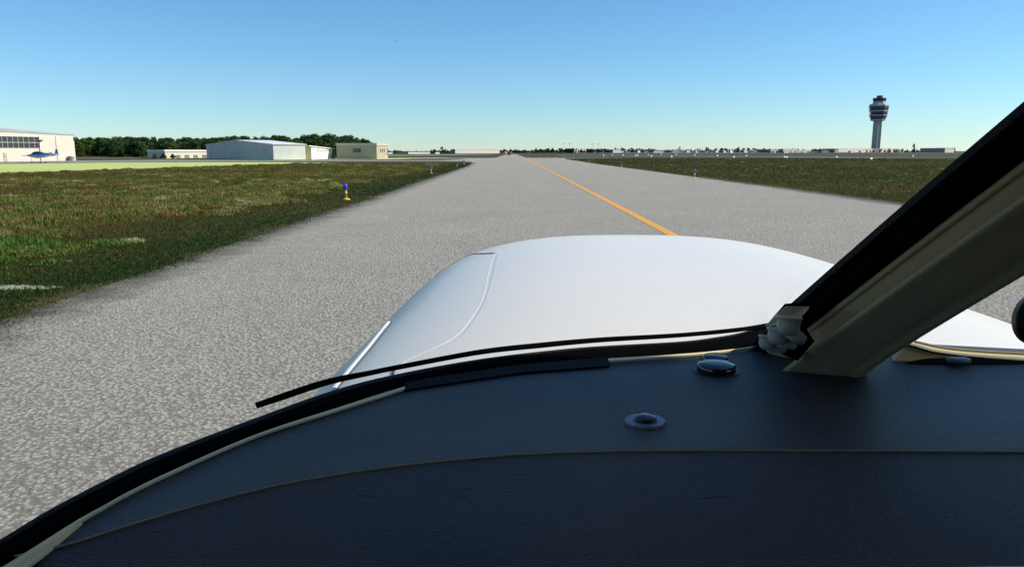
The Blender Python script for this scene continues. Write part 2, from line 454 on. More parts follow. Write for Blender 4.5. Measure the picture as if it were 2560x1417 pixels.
# taxiway (long, straight) with the flare at the crossing
tx = [(-6.1, -30), (-6.1, 110), (-7.2, 140), (-9.5, 152), (-15, 158), (-15, 176), (-11, 190), (-14, 205), (-40, 212), (-40, 222), (-5, 226), (-3.4, 520), (2.5, 520), (4.5, 232), (16, 226), (34, 225), (34, 217), (19, 210), (13.6, 198), (13.2, 120), (14.4, 50), (15.4, 28), (15.4, -30)]
sheet('taxiway', tx, .012, M['asphalt'])
sheet('crossing_taxiway', [(-260, 236), (-38, 214), (-38, 221), (-260, 247)], .010, M['asphalt_far'])
# runway to the right
sheet('runway', [G(1396, 389.6), G(1900, 393.0), G(2344, 400.0), G(2900, 411), G(2900, 404), G(2344, 394.4), G(1900, 390.2), G(1396, 387.6)], .016, M['runway'])
sheet('service_road', [G(940, 391.2), G(1120, 388.4), G(1230, 386.6), G(1230, 385.6), G(1120, 386.4), G(940, 388.2)], .014, M['asphalt_far'])
sheet('ramp_pavement', [G(1440, 384.0), G(1700, 384.5), G(2000, 382.8), G(2500, 382.2), G(2500, 380.6), G(1440, 381.2)], .012, M['runway'])
# yellow centreline and its faint branch
sheet('centreline_marking', [(3.73, 9), (4.00, 9), (4.00, 185), (3.73, 185)], .018, M['yellow_paint'])
cv = [(3.6, 110), (3.2, 122), (2.2, 134), (.4, 145), (-2.2, 153), (-6, 158.5), (-11, 161)]
lv = spline([(x, y, 0) for x, y in cv], 30)
bv, bf = [], []
for i in range(len(lv)):
    d = lv[min(i+1, len(lv)-1)] - lv[max(i-1, 0)]; d /= np.linalg.norm(d); nrm = np.array([-d[1], d[0], 0])*.1
    bv += [lv[i]+nrm, lv[i]-nrm]
    if i: bf.append([2*i-2, 2*i-1, 2*i+1, 2*i])
o = mesh_obj('branch_marking', [(a[0], a[1], .0185) for a in bv], bf, M['yellow_paint']); tag(fix_normals(o), kind='structure')
# pale bare patches in the verge
PATCHES = []
for (u, v, ru, rv) in [(6, 719, 1.5, .22)]:
    c = G(u, v); n = 26
    pts = [(c.x + ru*.6*math.cos(2*math.pi*i/n)*(1+random.uniform(-.2, .2)), c.y + rv*math.sin(2*math.pi*i/n)*(1+random.uniform(-.25, .25))) for i in range(n)]
    sheet('bare_patch', pts, .006, M['bare_earth'])
    PATCHES.append((c.x, c.y, ru*.6, rv))

# ------------------------------------------------------------------ grass and weeds (stuff)
def tri_stuff(name, V, T, mat, group_label=None):
    """V (n,3,3) triangles, T (n,3) colours"""
    n = len(V)
    me = bpy.data.meshes.new(name)
    me.vertices.add(n*3); me.loops.add(n*3); me.polygons.add(n)
    me.vertices.foreach_set('co', V.reshape(-1).astype(np.float32))
    me.loops.foreach_set('vertex_index', np.arange(n*3, dtype=np.int32))
    me.polygons.foreach_set('loop_start', np.arange(0, n*3, 3, dtype=np.int32))
    me.polygons.foreach_set('loop_total', np.full(n, 3, dtype=np.int32))
    at = me.attributes.new('tint', 'FLOAT_COLOR', 'FACE')
    c = np.ones((n, 4), np.float32); c[:, :3] = T
    at.data.foreach_set('color', c.reshape(-1))
    me.update(); me.validate()
    me.materials.append(mat)
    o = bpy.data.objects.new(name, me)
    COL.objects.link(o)
    return o

def blades(pos, h, w, lean, col, z0=0.005):
    n = len(pos)
    a = rng.uniform(0, 2*np.pi, n); b = rng.uniform(0, 2*np.pi, n)
    V = np.zeros((n, 3, 3))
    wx, wy = np.cos(a)*w/2, np.sin(a)*w/2
    V[:, 0, 0] = pos[:, 0]-wx; V[:, 0, 1] = pos[:, 1]-wy; V[:, 0, 2] = z0
    V[:, 1, 0] = pos[:, 0]+wx; V[:, 1, 1] = pos[:, 1]+wy; V[:, 1, 2] = z0
    V[:, 2, 0] = pos[:, 0]+np.cos(b)*lean*h; V[:, 2, 1] = pos[:, 1]+np.sin(b)*lean*h; V[:, 2, 2] = h
    return V, col

def smooth_noise(x, y, s, seed):
    r = np.random.default_rng(seed); out = np.zeros(len(x))
    for k in range(7):
        a = r.uniform(0, 2*np.pi); fr = s*r.uniform(.6, 1.8); ph = r.uniform(0, 6.3)
        out += np.sin((x*np.cos(a)+y*np.sin(a))*fr + ph)
    return out/7**.5

def in_field(x, y):
    """rough field to the left: between the taxiway verge and the mown lawn"""
    lim = np.interp(-x, [6, 30, 37, 41.5, 45, 70, 120], [133, 128, 111, 83, 66, 58, 45])
    ok = (x < -5.2) & (y < lim) & (y > 4)
    for (cx_, cy_, ra, rb) in PATCHES:
        ok &= ((x-cx_)/ra)**2 + ((y-cy_+rb*.25)/(rb*1.3))**2 > rng.uniform(.0, 1.35, len(x))
    return ok

def field_colour(x, y, nz):
    d = -x - 6.0
    base = np.zeros((len(x), 3))
    green = np.array([.026, .054, .009]); olive = np.array([.120, .120, .028]); brown = np.array([.140, .108, .032])
    t = np.clip(.5 + .5*smooth_noise(x, y*1.6, .22, 3), 0, 1)[:, None]
    base = olive*(1-t) + brown*t
    near = (np.clip(1.1 - (d - .6)/4.5, 0, 1)*np.clip(.9+.3*smooth_noise(x, y*.7, .5, 5), .6, 1))[:, None]
    base = base*(1-near) + green*near
    return base*(1+.35*nz[:, None])

def wedge(n, ymin, ymax, power, xspread):
    """points spread more densely close to the aircraft"""
    y = ymin*(ymax/ymin)**(rng.random(n)**power)
    return y

# short grass of the left field
n = 330000
y = 6*(130/6)**rng.random(n)
x = -5.2 - rng.random(n)**1.25*(y*.75 + 3.9)
nz = rng.normal(size=n).clip(-2, 2)*.5
k = in_field(x, y); x, y, nz = x[k], y[k], nz[k]
d = -x-6
edge_fade = rng.random(len(x)) < np.clip((d+.38+.22*smooth_noise(x*2, y*1.2, .9, 33))/.8, .0, 1)**2
x, y, nz, d = x[edge_fade], y[edge_fade], nz[edge_fade], d[edge_fade]
hh = (.030 + .018*np.clip(d+.5, 0, 1) + .07*np.clip((d-2)/4, 0, 1))*rng.uniform(.6, 1.4, len(x))*(1+np.clip(y-20, 0, 200)*.006)
Vb, Cb = blades(np.stack([x, y], 1), hh, .012 + .00075*y, .7, field_colour(x, y, nz))
# right field, sparser
n = 120000
y = 26*(215/26)**rng.random(n)
x = 15.2 + rng.random(n)*(y*.62)
x = np.where(y > 60, x - np.interp(y, [60, 120], [0.6, 1.6]), x)
k = (y < np.interp(x, [14, 60, 130], [205, 235, 205])) 
x, y = x[k], y[k]
nz = rng.normal(size=len(x)).clip(-2, 2)*.5
t = np.clip(.5+.5*smooth_noise(x*.5, y*1.5, .14, 9), 0, 1)[:, None]
cc = (np.array([.048, .066, .014])*(1-t) + np.array([.105, .088, .028])*t)*(1+.35*nz[:, None])
Vr, Cr = blades(np.stack([x, y], 1), .09*rng.uniform(.6, 1.5, len(x))*(1+y*.003), .012 + .0009*y, .7, cc)
g = tri_stuff('grass', np.concatenate([Vb, Vr]), np.concatenate([Cb, Cr]), M['weeds'])
tag(g, 'short dark green and brown grass covering the fields beside the taxiway', 'grass', kind='stuff')

def weed_tufts(cx_, cy_, rad, hgt, cols, per):
    Vs, Cs = [], []
    n = len(cx_)
    for j in range(per):
        a = rng.uniform(0, 2*np.pi, n); r = rng.random(n)**.6
        px = cx_ + np.cos(a)*r*rad; py = cy_ + np.sin(a)*r*rad
        dome = np.sqrt(np.clip(1-(r*.9)**2, 0, 1))
        z1 = hgt*dome*rng.uniform(.55, 1.1, n)
        z0 = z1*rng.uniform(.1, .75, n)
        s = (.022 + .0009*cy_)*rng.uniform(.7, 1.6, n)
        b = rng.uniform(0, 2*np.pi, n)
        V = np.zeros((n, 3, 3))
        s = s*.55
        V[:, 0] = np.stack([px-np.cos(b)*s, py-np.sin(b)*s, z0], 1)
        V[:, 1] = np.stack([px+np.cos(b)*s, py+np.sin(b)*s, z0 + s*rng.uniform(-.5, .8, n)], 1)
        V[:, 2] = np.stack([px+np.cos(b+1.4)*s*.8, py+np.sin(b+1.4)*s*.8, np.maximum(z1, z0+s*1.5)], 1)
        Vs.append(V); Cs.append(cols*rng.uniform(.8, 1.2, n)[:, None])
    return np.concatenate(Vs), np.concatenate(Cs)

n = 5200
y = 9*(125/9)**rng.random(n)
x = -8.2 - rng.random(n)*(y*.72 + 2)
dn = smooth_noise(x*.7, y*1.4, .35, 21)
k = in_field(x, y) & (rng.random(n) < np.clip(.55+.5*dn, .05, 1)) & ((-x > 9.0 + .6*dn) | (rng.random(n) < .10))
x, y = x[k], y[k]; n = len(x)
pal = np.array([[.105, .096, .030], [.140, .126, .050], [.105, .082, .030], [.072, .088, .020], [.21, .20, .10], [.150, .085, .034], [.046, .084, .018]])*np.array([2.0, 2.05, 1.75])
ci = rng.choice(7, n, p=[.33, .21, .21, .185, .025, .015, .025])
grn = (y < 17)
ci = np.where(grn & (rng.random(n) < .6), 6, ci)
V1, C1 = weed_tufts(x, y, rng.uniform(.25, .75, n), rng.uniform(.10, .30, n), pal[ci], 130)
n = 200
y = 34*(200/34)**rng.random(n); x = 17 + rng.random(n)*y*.55
ci = rng.choice(7, n, p=[.30, .22, .20, .16, .05, .02, .05])
V2, C2 = weed_tufts(x, y, rng.uniform(.2, .7, n), rng.uniform(.08, .26, n), pal[ci]*.9, 26)
wd = tri_stuff('weeds', np.concatenate([V1, V2]), np.concatenate([C1, C2]), M['weeds'])
tag(wd, 'bushy olive, brown and rust coloured weeds in the rough field', 'weeds', kind='stuff')

# ------------------------------------------------------------------ trees
def crown_mesh(name, seed, nleaf, leaf, lobes, H, R, cols, trunk_h):
    r = np.random.default_rng(seed)
    Vs, Cs = [], []
    L = []
    for i in range(lobes):
        a = r.uniform(0, 2*np.pi); q = r.random()**.5*R*.62; zz = r.uniform(trunk_h*.8, H*.80)
        rr = R*r.uniform(.30, .52)*(1.15 - .5*zz/H)
        L.append((q*np.cos(a), q*np.sin(a), zz, rr))
    L.append((0, 0, H*.84, R*.34))
    for (lx, ly, lz, lr) in L:
        m = nleaf//len(L)
        dv = r.normal(size=(m, 3)); dv /= np.linalg.norm(dv, axis=1)[:, None]
        rad = lr*r.uniform(.45, 1.08, m)[:, None]
        p = np.array([lx, ly, lz]) + dv*rad*np.array([1, 1, .85])
        p[:, 2] = np.maximum(p[:, 2], .25)
        e1 = r.normal(size=(m, 3)); e1 /= np.linalg.norm(e1, axis=1)[:, None]
        e2 = np.cross(e1, dv + r.normal(size=(m, 3))*.5); e2 /= np.linalg.norm(e2, axis=1)[:, None]+1e-6
        s = leaf*r.uniform(.6, 1.4, m)[:, None]
        V = np.stack([p - e1*s, p + e1*s, p + e2*s*1.3], 1)
        Vs.append(V)
        base = np.array(cols[r.integers(len(cols))])
        Cs.append(base*r.uniform(.7, 1.35, m)[:, None])
    return np.concatenate(Vs), np.concatenate(Cs)

green_set = [(.046, .084, .022), (.058, .100, .024), (.076, .116, .028), (.038, .068, .024)]
def make_tree(name, seed, H, R, nleaf, leaf, lobes, label, cat, group, cols=green_set, trunk_h=None):
    th = trunk_h if trunk_h is not None else H*.25
    V, C = crown_mesh(name, seed, nleaf, leaf, lobes, H, R, cols, th)
    t = thing(name, (0, 0, 0), label, cat, group)
    c = tri_stuff('crown', V, C, M['foliage']); c.parent = t
    mb = MB().tube([(0, 0, -.1), (.05, 0, th*.6), (0, .05, H*.6)], [R*.07, R*.05, R*.02], 7)
    for q in range(4):
        a = q*1.7 + seed
        mb.tube([(0, 0, th*(.7+.1*q)), (math.cos(a)*R*.5, math.sin(a)*R*.5, H*(.45+.07*q))], [R*.03, R*.012], 5)
    mb.build('trunk', M['bark'], t)
    return t

def copy_tree(root, label=None, group=None):
    r = root.copy(); COL.objects.link(r)
    for ch in root.children:
        c = ch.copy(); COL.objects.link(c); c.parent = r
        for g_ in ch.children:
            e = g_.copy(); COL.objects.link(e); e.parent = c
    if label: r['label'] = label
    if group: r['group'] = group
    return r

WOOD_L = 'broad dark green tree in the dense wood behind the hangars'
WOOD_G = 'trees of the wood behind the hangars'
protos = [make_tree('broadleaf_tree', 40+i, 10.0, 4.8, 3000, .36, 14, WOOD_L, 'tree', WOOD_G, trunk_h=1.0) for i in range(5)]
first = [True]*5
def put(protos_, first_, i, loc, sc, rz, label=None, group=None):
    if first_[i]:
        o = protos_[i]; first_[i] = False
        if label: o['label'] = label
        if group: o['group'] = group
    else: o = copy_tree(protos_[i], label, group)
    o.location = loc; o.rotation_euler = (0, 0, rz); o.scale = sc
    return o
def wood_label(u, row):
    place = 'right of the white hangar' if u < 372 else 'behind the low garage building' if u < 520 else 'behind the corrugated hangar roof' if u < 765 else 'behind the white annex and block building'
    deep = 'front edge' if row == 0 else 'back'
    return 'broad dark green tree %s, %s of wood' % (place, deep), 'wood trees %s, %s' % (place, deep)
wood_top = [(150, 349), (190, 349), (230, 347), (290, 348), (330, 346), (380, 347), (440, 350), (470, 346), (500, 349), (540, 345), (600, 344), (640, 347), (700, 342), (760, 346), (790, 341), (830, 340), (870, 343), (910, 346), (935, 357)]
for row, D in enumerate((265, 305, 350, 395)):
    u = 150 + row*11
    while u < 912 - row*4:
        du = random.uniform(19, 28)*(270/D)*1.15
        uu = u + random.uniform(-5, 5)
        vt = np.interp(uu, [a for a, b in wood_top], [b for a, b in wood_top]) + random.uniform(-2.5, 3.5) + (3 if row == 0 else 0)
        vt -= 4.0
        if row == 0 and uu > 360: vt += 4
        p = P(uu, vt, D); H = p.z
        s = H/10.0
        wsc = s*random.uniform(1.0, 1.4)
        if uu > 860: wsc *= .8
        put(protos, first, random.randrange(5), (p.x, D + random.uniform(-12, 12), 0), (wsc, wsc, s), random.uniform(0, 6.28), *wood_label(uu, row))
        u += du

# yellow-green shrubs beside the low garage building
sh_cols = [[(.10, .12, .03), (.08, .10, .03)], [(.09, .075, .04), (.07, .065, .03)], [(.075, .075, .035), (.06, .06, .03)]]
for i, (u, lab) in enumerate([(386, 'yellow green shrub, leftmost of three before the low garage building'), (408, 'brownish shrub, middle one of three before the low garage building'), (431, 'small brown shrub nearest the garage doors')]):
    p = P(u, 384 if i == 1 else 386, 196)
    t = make_tree('shrub', 70+i, p.z, p.z*.72, 900, .12, 7, lab, 'shrub', None, sh_cols[i], trunk_h=.3)
    t.location = (p.x, 196, 0)

# ------------------------------------------------------------------ buildings: helper
UP = Vector((0, 0, 1))
class Face:
    """local frame on a vertical wall: a along the wall, b outwards, z up"""
    def __init__(self, p0, p1):
        self.p0 = Vector((p0[0], p0[1], 0)); d = Vector((p1[0]-p0[0], p1[1]-p0[1], 0))
        self.L = d.length; self.t = d.normalized(); self.n = Vector((self.t.y, -self.t.x, 0))
        if self.n.dot(Vector((0, 0, 0)) - self.p0) < 0: self.n = -self.n      # outwards = towards the taxiway
    def at(self, a, b, z): return self.p0 + self.t*a + self.n*b + UP*z
    def slab(self, mb, a0, a1, z0, z1, b0, b1):
        return mb.obox(self.at(a0, b0, z0), self.t*(a1-a0), self.n*(b1-b0), UP*(z1-z0))
    def panel(self, name, a0, a1, z0, z1, mat, parent, b0=-.02, b1=.05):
        mb = MB(); self.slab(mb, a0, a1, z0, z1, b0, b1); return mb.build(name, mat, parent)

def local_thing(name, loc, label, cat, group=None):
    return thing(name, (loc[0], loc[1], 0), label, cat, group)

def gable_solid(A, B, depth_vec, eave, ridge):
    """walls with a gable over the side A-B; extruded along depth_vec"""
    A, B = Vector((A[0], A[1], 0)), Vector((B[0], B[1], 0)); dv = Vector((depth_vec[0], depth_vec[1], 0)); m = (A+B)/2
    front = [A, B, B+UP*eave, m+UP*ridge, A+UP*eave]
    mb = MB(); n = 5
    mb.add(front + [p+dv for p in front], [[0,1,2,3,4], [9,8,7,6,5]] + [[i, (i+1) % n, n+(i+1) % n, n+i] for i in range(n)])
    return mb, front, dv

def roof_slabs(front, dv, over, th):
    A, B, Bt, R, At = front
    mb = MB()
    d = dv.normalized()
    for E_, sgn in ((At, 1), (Bt, 1)):
        sl = (E_-R); L = sl.length; sl.normalize()
        nn = d.cross(sl); nn = nn if nn.z > 0 else -nn
        o_ = R - d*over + nn*.01
        mb.obox(o_, sl*(L+over), dv + d*2*over, nn*th)
    return mb

# --- white hangar at far left: the long lit side faces the taxiway
p_r = G(190, 402.0); p_l = G(-190, 407.4)
Hf = Face(p_l, p_r)
eave = P(187, 338, p_r.y).z
hang = local_thing('white_hangar', ((p_r.x+p_l.x)/2, (p_r.y+p_l.y)/2), 'large cream white hangar with a band of dark windows at the left edge', 'hangar')
Bk = -Hf.n*30
ridge_pt = P(0, 324.5, G(0, 404.6).y).z
wall_top = P(0, 332.0, G(0, 404.6).y).z + .25
mbw = MB()
quad = [Hf.p0, Hf.p0 + Hf.t*Hf.L, Hf.p0 + Hf.t*Hf.L + Bk, Hf.p0 + Bk]
gx = Hf.L*.45
el = P(-190, 326, p_l.y).z
front = [Hf.at(0, 0, 0), Hf.at(Hf.L, 0, 0), Hf.at(Hf.L, 0, eave), Hf.at(gx, 0, wall_top), Hf.at(0, 0, eave)]
mbw.add(front + [p + Bk for p in front], [[0,1,2,3,4], [9,8,7,6,5]] + [[i, (i+1) % 5, 5+(i+1) % 5, 5+i] for i in range(5)])
mbw.build('wall', M['cream_wall'], hang)
rp = [Hf.at(-.3, .12, eave-.02), Hf.at(gx, .12, wall_top-.02), Hf.at(Hf.L+.3, .12, eave-.06), Hf.at(Hf.L+.3, .12, eave+.10), Hf.at(gx, .12, ridge_pt+.35), Hf.at(-.3, .12, eave+.14)]
MB().rings([rp, [p + Bk - Hf.n*.24 for p in rp]]).build('roof', M['roof_grey'], hang)
def hang_a(u): # distance along the wall at picture column u
    d = ray(u, 380); d.z = 0; o_ = Vector((0, 0, 0))
    # intersect in plan
    a = np.array([[d.x, -Hf.t.x], [d.y, -Hf.t.y]]); s_ = np.linalg.solve(a, np.array([Hf.p0.x, Hf.p0.y])); return s_[1]
def hang_z(u, v):
    a = hang_a(u); q = Hf.at(a, 0, 0); return P(u, v, q.y).z
wa = [hang_a(7.5 + 13.4*i) for i in range(-9, 8)]
z0, zm, z1 = hang_z(50, 370.5), hang_z(50, 356.2), hang_z(50, 341.5)
Hf.panel('window_frame', wa[0]-.3, wa[-1]+.12, z0-.1, z1+.1, M['white_wall'], hang, -.05, .06)
for i in range(len(wa)-1):
    for (za, zb) in ((z0, zm-.035), (zm+.035, z1)):
        Hf.panel('window_pane', wa[i]+.035, wa[i+1]-.035, za, zb, M['window_dark'], hang, .0, .085)
dr = Hf.panel('door', hang_a(7), hang_a(16), .05, hang_z(12, 382), M['door_cream'], hang, -.02, .07)
kx = hang_a(8.6); mb = MB(); Hf.slab(mb, kx, kx+.12, .95, 1.07, .07, .16); mb.build('handle', M['dark_metal'], dr)
for u in (99.5, 142):
    a = hang_a(u); mb = MB(); Hf.slab(mb, a-.05, a+.05, .05, hang_z(u, 341), .0, .10); mb.build('wall_joint' if u > 120 else 'downpipe', M['olive_trim'] if u > 120 else M['dark_metal'], hang)
a = hang_a(102); zz = hang_z(102, 351.5); mb = MB(); Hf.slab(mb, a-.1, a+.35, zz-.12, zz+.12, .0, .5); mb.build('wall_lamp', M['black_metal'], hang)
a = Hf.L; mb = MB(); Hf.slab(mb, a-.05, a+.25, eave-1.0, eave-.45, -.1, .35); mb.build('corner_lamp', M['dark_metal'], hang)
# machine boxes standing at the hangar foot
for u0, u1, mat, lab in ((165.5, 170, 'door_grey', 'narrow dark equipment cabinet at the foot of the white hangar'), (170.6, 176, 'plastic_grey', 'grey ventilation unit with slats at the foot of the white hangar')):
    a0, a1 = hang_a(u0), hang_a(u1); zt = hang_z(u0, 390.5)
    q = Hf.at((a0+a1)/2, .6, 0)
    eq = local_thing('equipment_cabinet', (q.x, q.y), lab, 'cabinet')
    mb = MB(); Hf.slab(mb, a0, a1, .02, zt, .25, .95); mb.build('body', M[mat], eq, bevel=.02)
    for s_ in range(4):
        mb = MB(); zc = .25 + s_*(zt-.4)/4; Hf.slab(mb, a0+.08, a1-.08, zc, zc+(zt-.4)/12, .95, 1.0); mb.build('slat', M['dark_metal'], eq)

# --- low building with garage doors
A_ = G(369, 393.5); C_ = G(413, 395.4); B_ = P(521, 394.5, 205)
A_ = Vector((C_.x - 9.5, C_.y + 12, 0))
d_ = ray(369, 390); A_ = Vector((d_.x, d_.y, 0))*(226/d_.y)
B_ = Vector((ray(560, 390).x, ray(560, 390).y, 0))*(240/ray(560, 390).y)
C_ = Vector((ray(413, 390).x, ray(413, 390).y, 0))*(212/ray(413, 390).y)
gh = P(413, 374.5, C_.y).z
gar = local_thing('garage_building', (C_.x, C_.y), 'low beige garage building with a pale roof band and grey shutters', 'building')
MB().prism([C_, B_, B_ + (A_-C_), A_], 0, gh-.55).build('wall', M['beige_wall'], gar)
ov = MB().prism([C_ + (C_-A_).normalized()*.35 - (B_-C_).normalized()*.3, B_ + (C_-A_).normalized()*.35, B_+(A_-C_), A_ - (B_-C_).normalized()*.3], gh-.549, gh); ov.build('roof', M['pale_blue_wall'], gar)
Gf = Face(C_, B_)
for u0, u1 in ((439, 450.5), (461, 473), (483, 494.5), (505, 517)):
    def ga(u):
        d = ray(u, 390); a = np.array([[d.x, -Gf.t.x], [d.y, -Gf.t.y]]); return np.linalg.solve(a, np.array([Gf.p0.x, Gf.p0.y]))[1]
    a0, a1 = ga(u0), ga(u1)
    sh = Gf.panel('shutter', a0, a1, .05, 1.25*gh/2.3*.62, M['door_grey'], gar, -.02, .06)
    for s_ in range(3):
        mb = MB(); zz = .25 + s_*.3; Gf.slab(mb, a0+.05, a1-.05, zz, zz+.04, .06, .085); mb.build('rib', M['dark_metal'], sh)

# --- big corrugated hangar: shaded gable to the left, pale lit side to the right
def on(u, Y):
    d = ray(u, 390); return Vector((d.x, d.y, 0))*(Y/d.y)
A_ = on(518, 206); C_ = on(683, 178); B_ = on(766, 186)
# make the lit side square to the gable
gd = (C_-A_).normalized(); perp = Vector((-gd.y, gd.x, 0)); perp = perp if perp.x > 0 else -perp
du_ = ray(764, 390); aa = np.array([[perp.x, -du_.x], [perp.y, -du_.y]]); sl = np.linalg.solve(aa, -np.array([C_.x, C_.y]))[0]
dv = perp*abs(sl)
eave = P(683, 361.5, C_.y).z; mid = (A_+C_)/2
ridge = P(600, 351.5, mid.y).z
bh = local_thing('corrugated_hangar', (mid.x, mid.y), 'wide blue grey corrugated hangar with a low white gable roof', 'hangar')
mb, front, dvv = gable_solid(A_, C_, dv, eave, ridge)
mb.build('wall', M['blue_steel'], bh)
roof_slabs(front, dvv, .3, .14).build('roof', M['roof_white'], bh)
Sf = Face(C_, C_+dv)
Sf.panel('side_cladding', .05, Sf.L-.05, .05, eave-.1, M['pale_blue_wall'], bh, -.02, .04)
Gb = Face(A_, C_)
nr = 46
for i in range(nr):
    a0 = Gb.L*(i+.2)/nr; a1 = a0 + Gb.L/nr*.5
    zt = eave + (ridge-eave)*(1-abs(2*((a0+a1)/2)/Gb.L-1)) - .1
    Gb.panel('rib', a0, a1, .03, zt, M['blue_steel'], bh, -.02, .16)
for i in range(9):
    a0 = Sf.L*(i+.35)/9
    Sf.panel('rib', a0, a0+.12, .06, eave-.12, M['pale_blue_wall'], bh, .03, .05)

# --- white annex hangar with sliding doors right of it
A_ = on(766, 196); C_ = on(779, 186); 
gd = perp; C2 = on(831, 199)
w_dir = (C2-C_).normalized()
back = Vector((-w_dir.y, w_dir.x, 0)); back = back if back.y > 0 else -back
hL = P(766, 361.5, 190).z; hR = P(831, 372.5, C2.y).z; 
an = local_thing('white_annex', ((C_.x+C2.x)/2, C_.y), 'small white hangar annex with tall sliding doors and sloping roof', 'hangar')
zl = P(779, 366.5, C_.y).z
frontp = [C_, C2, C2+UP*hR, C_+UP*zl]
dvv = back*16
mb = MB(); mb.add(frontp + [p+dvv for p in frontp], [[0,1,2,3], [7,6,5,4]] + [[i, (i+1) % 4, 4+(i+1) % 4, 4+i] for i in range(4)])
mb.build('wall', M['white_wall'], an)
sl_ = (frontp[2]-frontp[3]); mb = MB(); nn = dvv.normalized().cross(sl_).normalized(); nn = nn if nn.z > 0 else -nn
mb.obox(frontp[3] - sl_.normalized()*2.0 - dvv.normalized()*.4 + nn*.01, sl_ + sl_.normalized()*2.4, dvv, nn*.16).build('roof', M['roof_white'], an)
Af = Face(C_, C2)
for i in range(4):
    a0 = Af.L*(.26 + i*.145); Af.panel('sliding_door', a0+.03, a0+Af.L*.145-.03, .06, hR*.80, M['white_wall'], an, .01, .07 + .03*(i % 2))
Af.panel('door_rail', Af.L*.24, Af.L*.90, hR*.82, hR*.86, M['dark_metal'], an, .02, .12)
q = Af.at(Af.L*.93, .6, 0)
bn = local_thing('utility_box', (q.x, q.y), 'dark utility box at the right foot of the white annex', 'box')
mb = MB(); Af.slab(mb, Af.L*.91, Af.L*.965, .02, 1.15, .3, .95); mb.build('body', M['dark_metal'], bn, bevel=.03)
Af.panel('door', Af.L*.918, Af.L*.957, .12, 1.0, M['plastic_grey'], bn, .94, .97)
# tan link block between the two
L0 = on(765.5, 189); L1 = C_ - w_dir*.05
mb = MB().prism([L0, L1, L1+back*6, L0+back*6], 0, P(772, 370.5, 188).z)
ln = local_thing('link_block', (L0.x, L0.y), 'narrow tan block between the corrugated hangar and white annex', 'building')
mb.build('wall', M['beige_wall'], ln)
mb = MB().prism([L0 - w_dir*.0 - back*.12, L1 - back*.12, L1+back*6, L0+back*6], P(772, 370.5, 188).z+.002, P(772, 368.0, 188).z); mb.build('parapet', M['olive_trim'], ln)

# --- olive box building
A_ = on(842, 197); C_ = on(942, 194)
wd_ = (C_-A_).normalized(); bk = Vector((-wd_.y, wd_.x, 0)); bk = bk if bk.y > 0 else -bk
du_ = ray(970, 390); aa = np.array([[bk.x, -du_.x], [bk.y, -du_.y]]); sl = np.linalg.solve(aa, -np.array([C_.x, C_.y]))[0]
dv = bk*abs(sl)
ht = P(890, 358, 195).z; hw = P(890, 364, 195).z
bx = local_thing('block_building', (C_.x, C_.y), 'flat roofed olive beige block building with one dark window', 'building')
MB().prism([A_, C_, C_+dv, A_+dv], 0, hw).build('wall', M['olive_wall'], bx)
e = .14
MB().prism([A_ - wd_*e - bk*e, C_ + wd_*e - bk*e, C_ + wd_*e + dv + bk*e, A_ - wd_*e + dv + bk*e], hw+.002, ht).build('parapet', M['olive_trim'], bx)
Bf = Face(A_, C_)
def fa(F, u):
    d = ray(u, 390); a = np.array([[d.x, -F.t.x], [d.y, -F.t.y]]); return np.linalg.solve(a, np.array([F.p0.x, F.p0.y]))[1]
a0, a1 = fa(Bf, 883), fa(Bf, 902); zb, zt = P(890, 381.5, 195).z, P(890, 371.5, 195).z
fr = Bf.panel('window', a0, a1, zb, zt, M['dark_metal'], bx, -.02, .07)
for i in range(2):
    Bf.panel('pane', a0+.12+i*(a1-a0-.12)/2, a0+i*(a1-a0-.12)/2+(a1-a0-.12)/2, zb+.12, zt-.12, M['window_blue'], fr, .02, .08)
Bs = Face(C_, C_+dv)
for i in range(3):
    a = Bs.L*(.28 + .17*i)
    w_ = Bs.panel('window', a, a+Bs.L*.10, zb, zt, M['plastic_grey'], bx, -.02, .05)
    Bs.panel('pane', a+.1, a+Bs.L*.10-.1, zb+.12, zt-.12, M['window_dark'], w_, .02, .065)
mb = MB(); Bs.slab(mb, Bs.L*.96, Bs.L*.985, 1.0, zt, .0, .12); mb.build('downpipe', M['dark_metal'], bx)
for i in range(11):                                   # slanting panel joints on the lower wall
    a = Bf.L*(.05+.09*i)
    mb = MB(); mb.obox(Bf.at(a, .0, .12), Bf.t*.9 - UP*-.0 + UP*.85, Bf.n*.03, UP*.05); mb.build('cladding_joint', M['olive_trim'], bx)

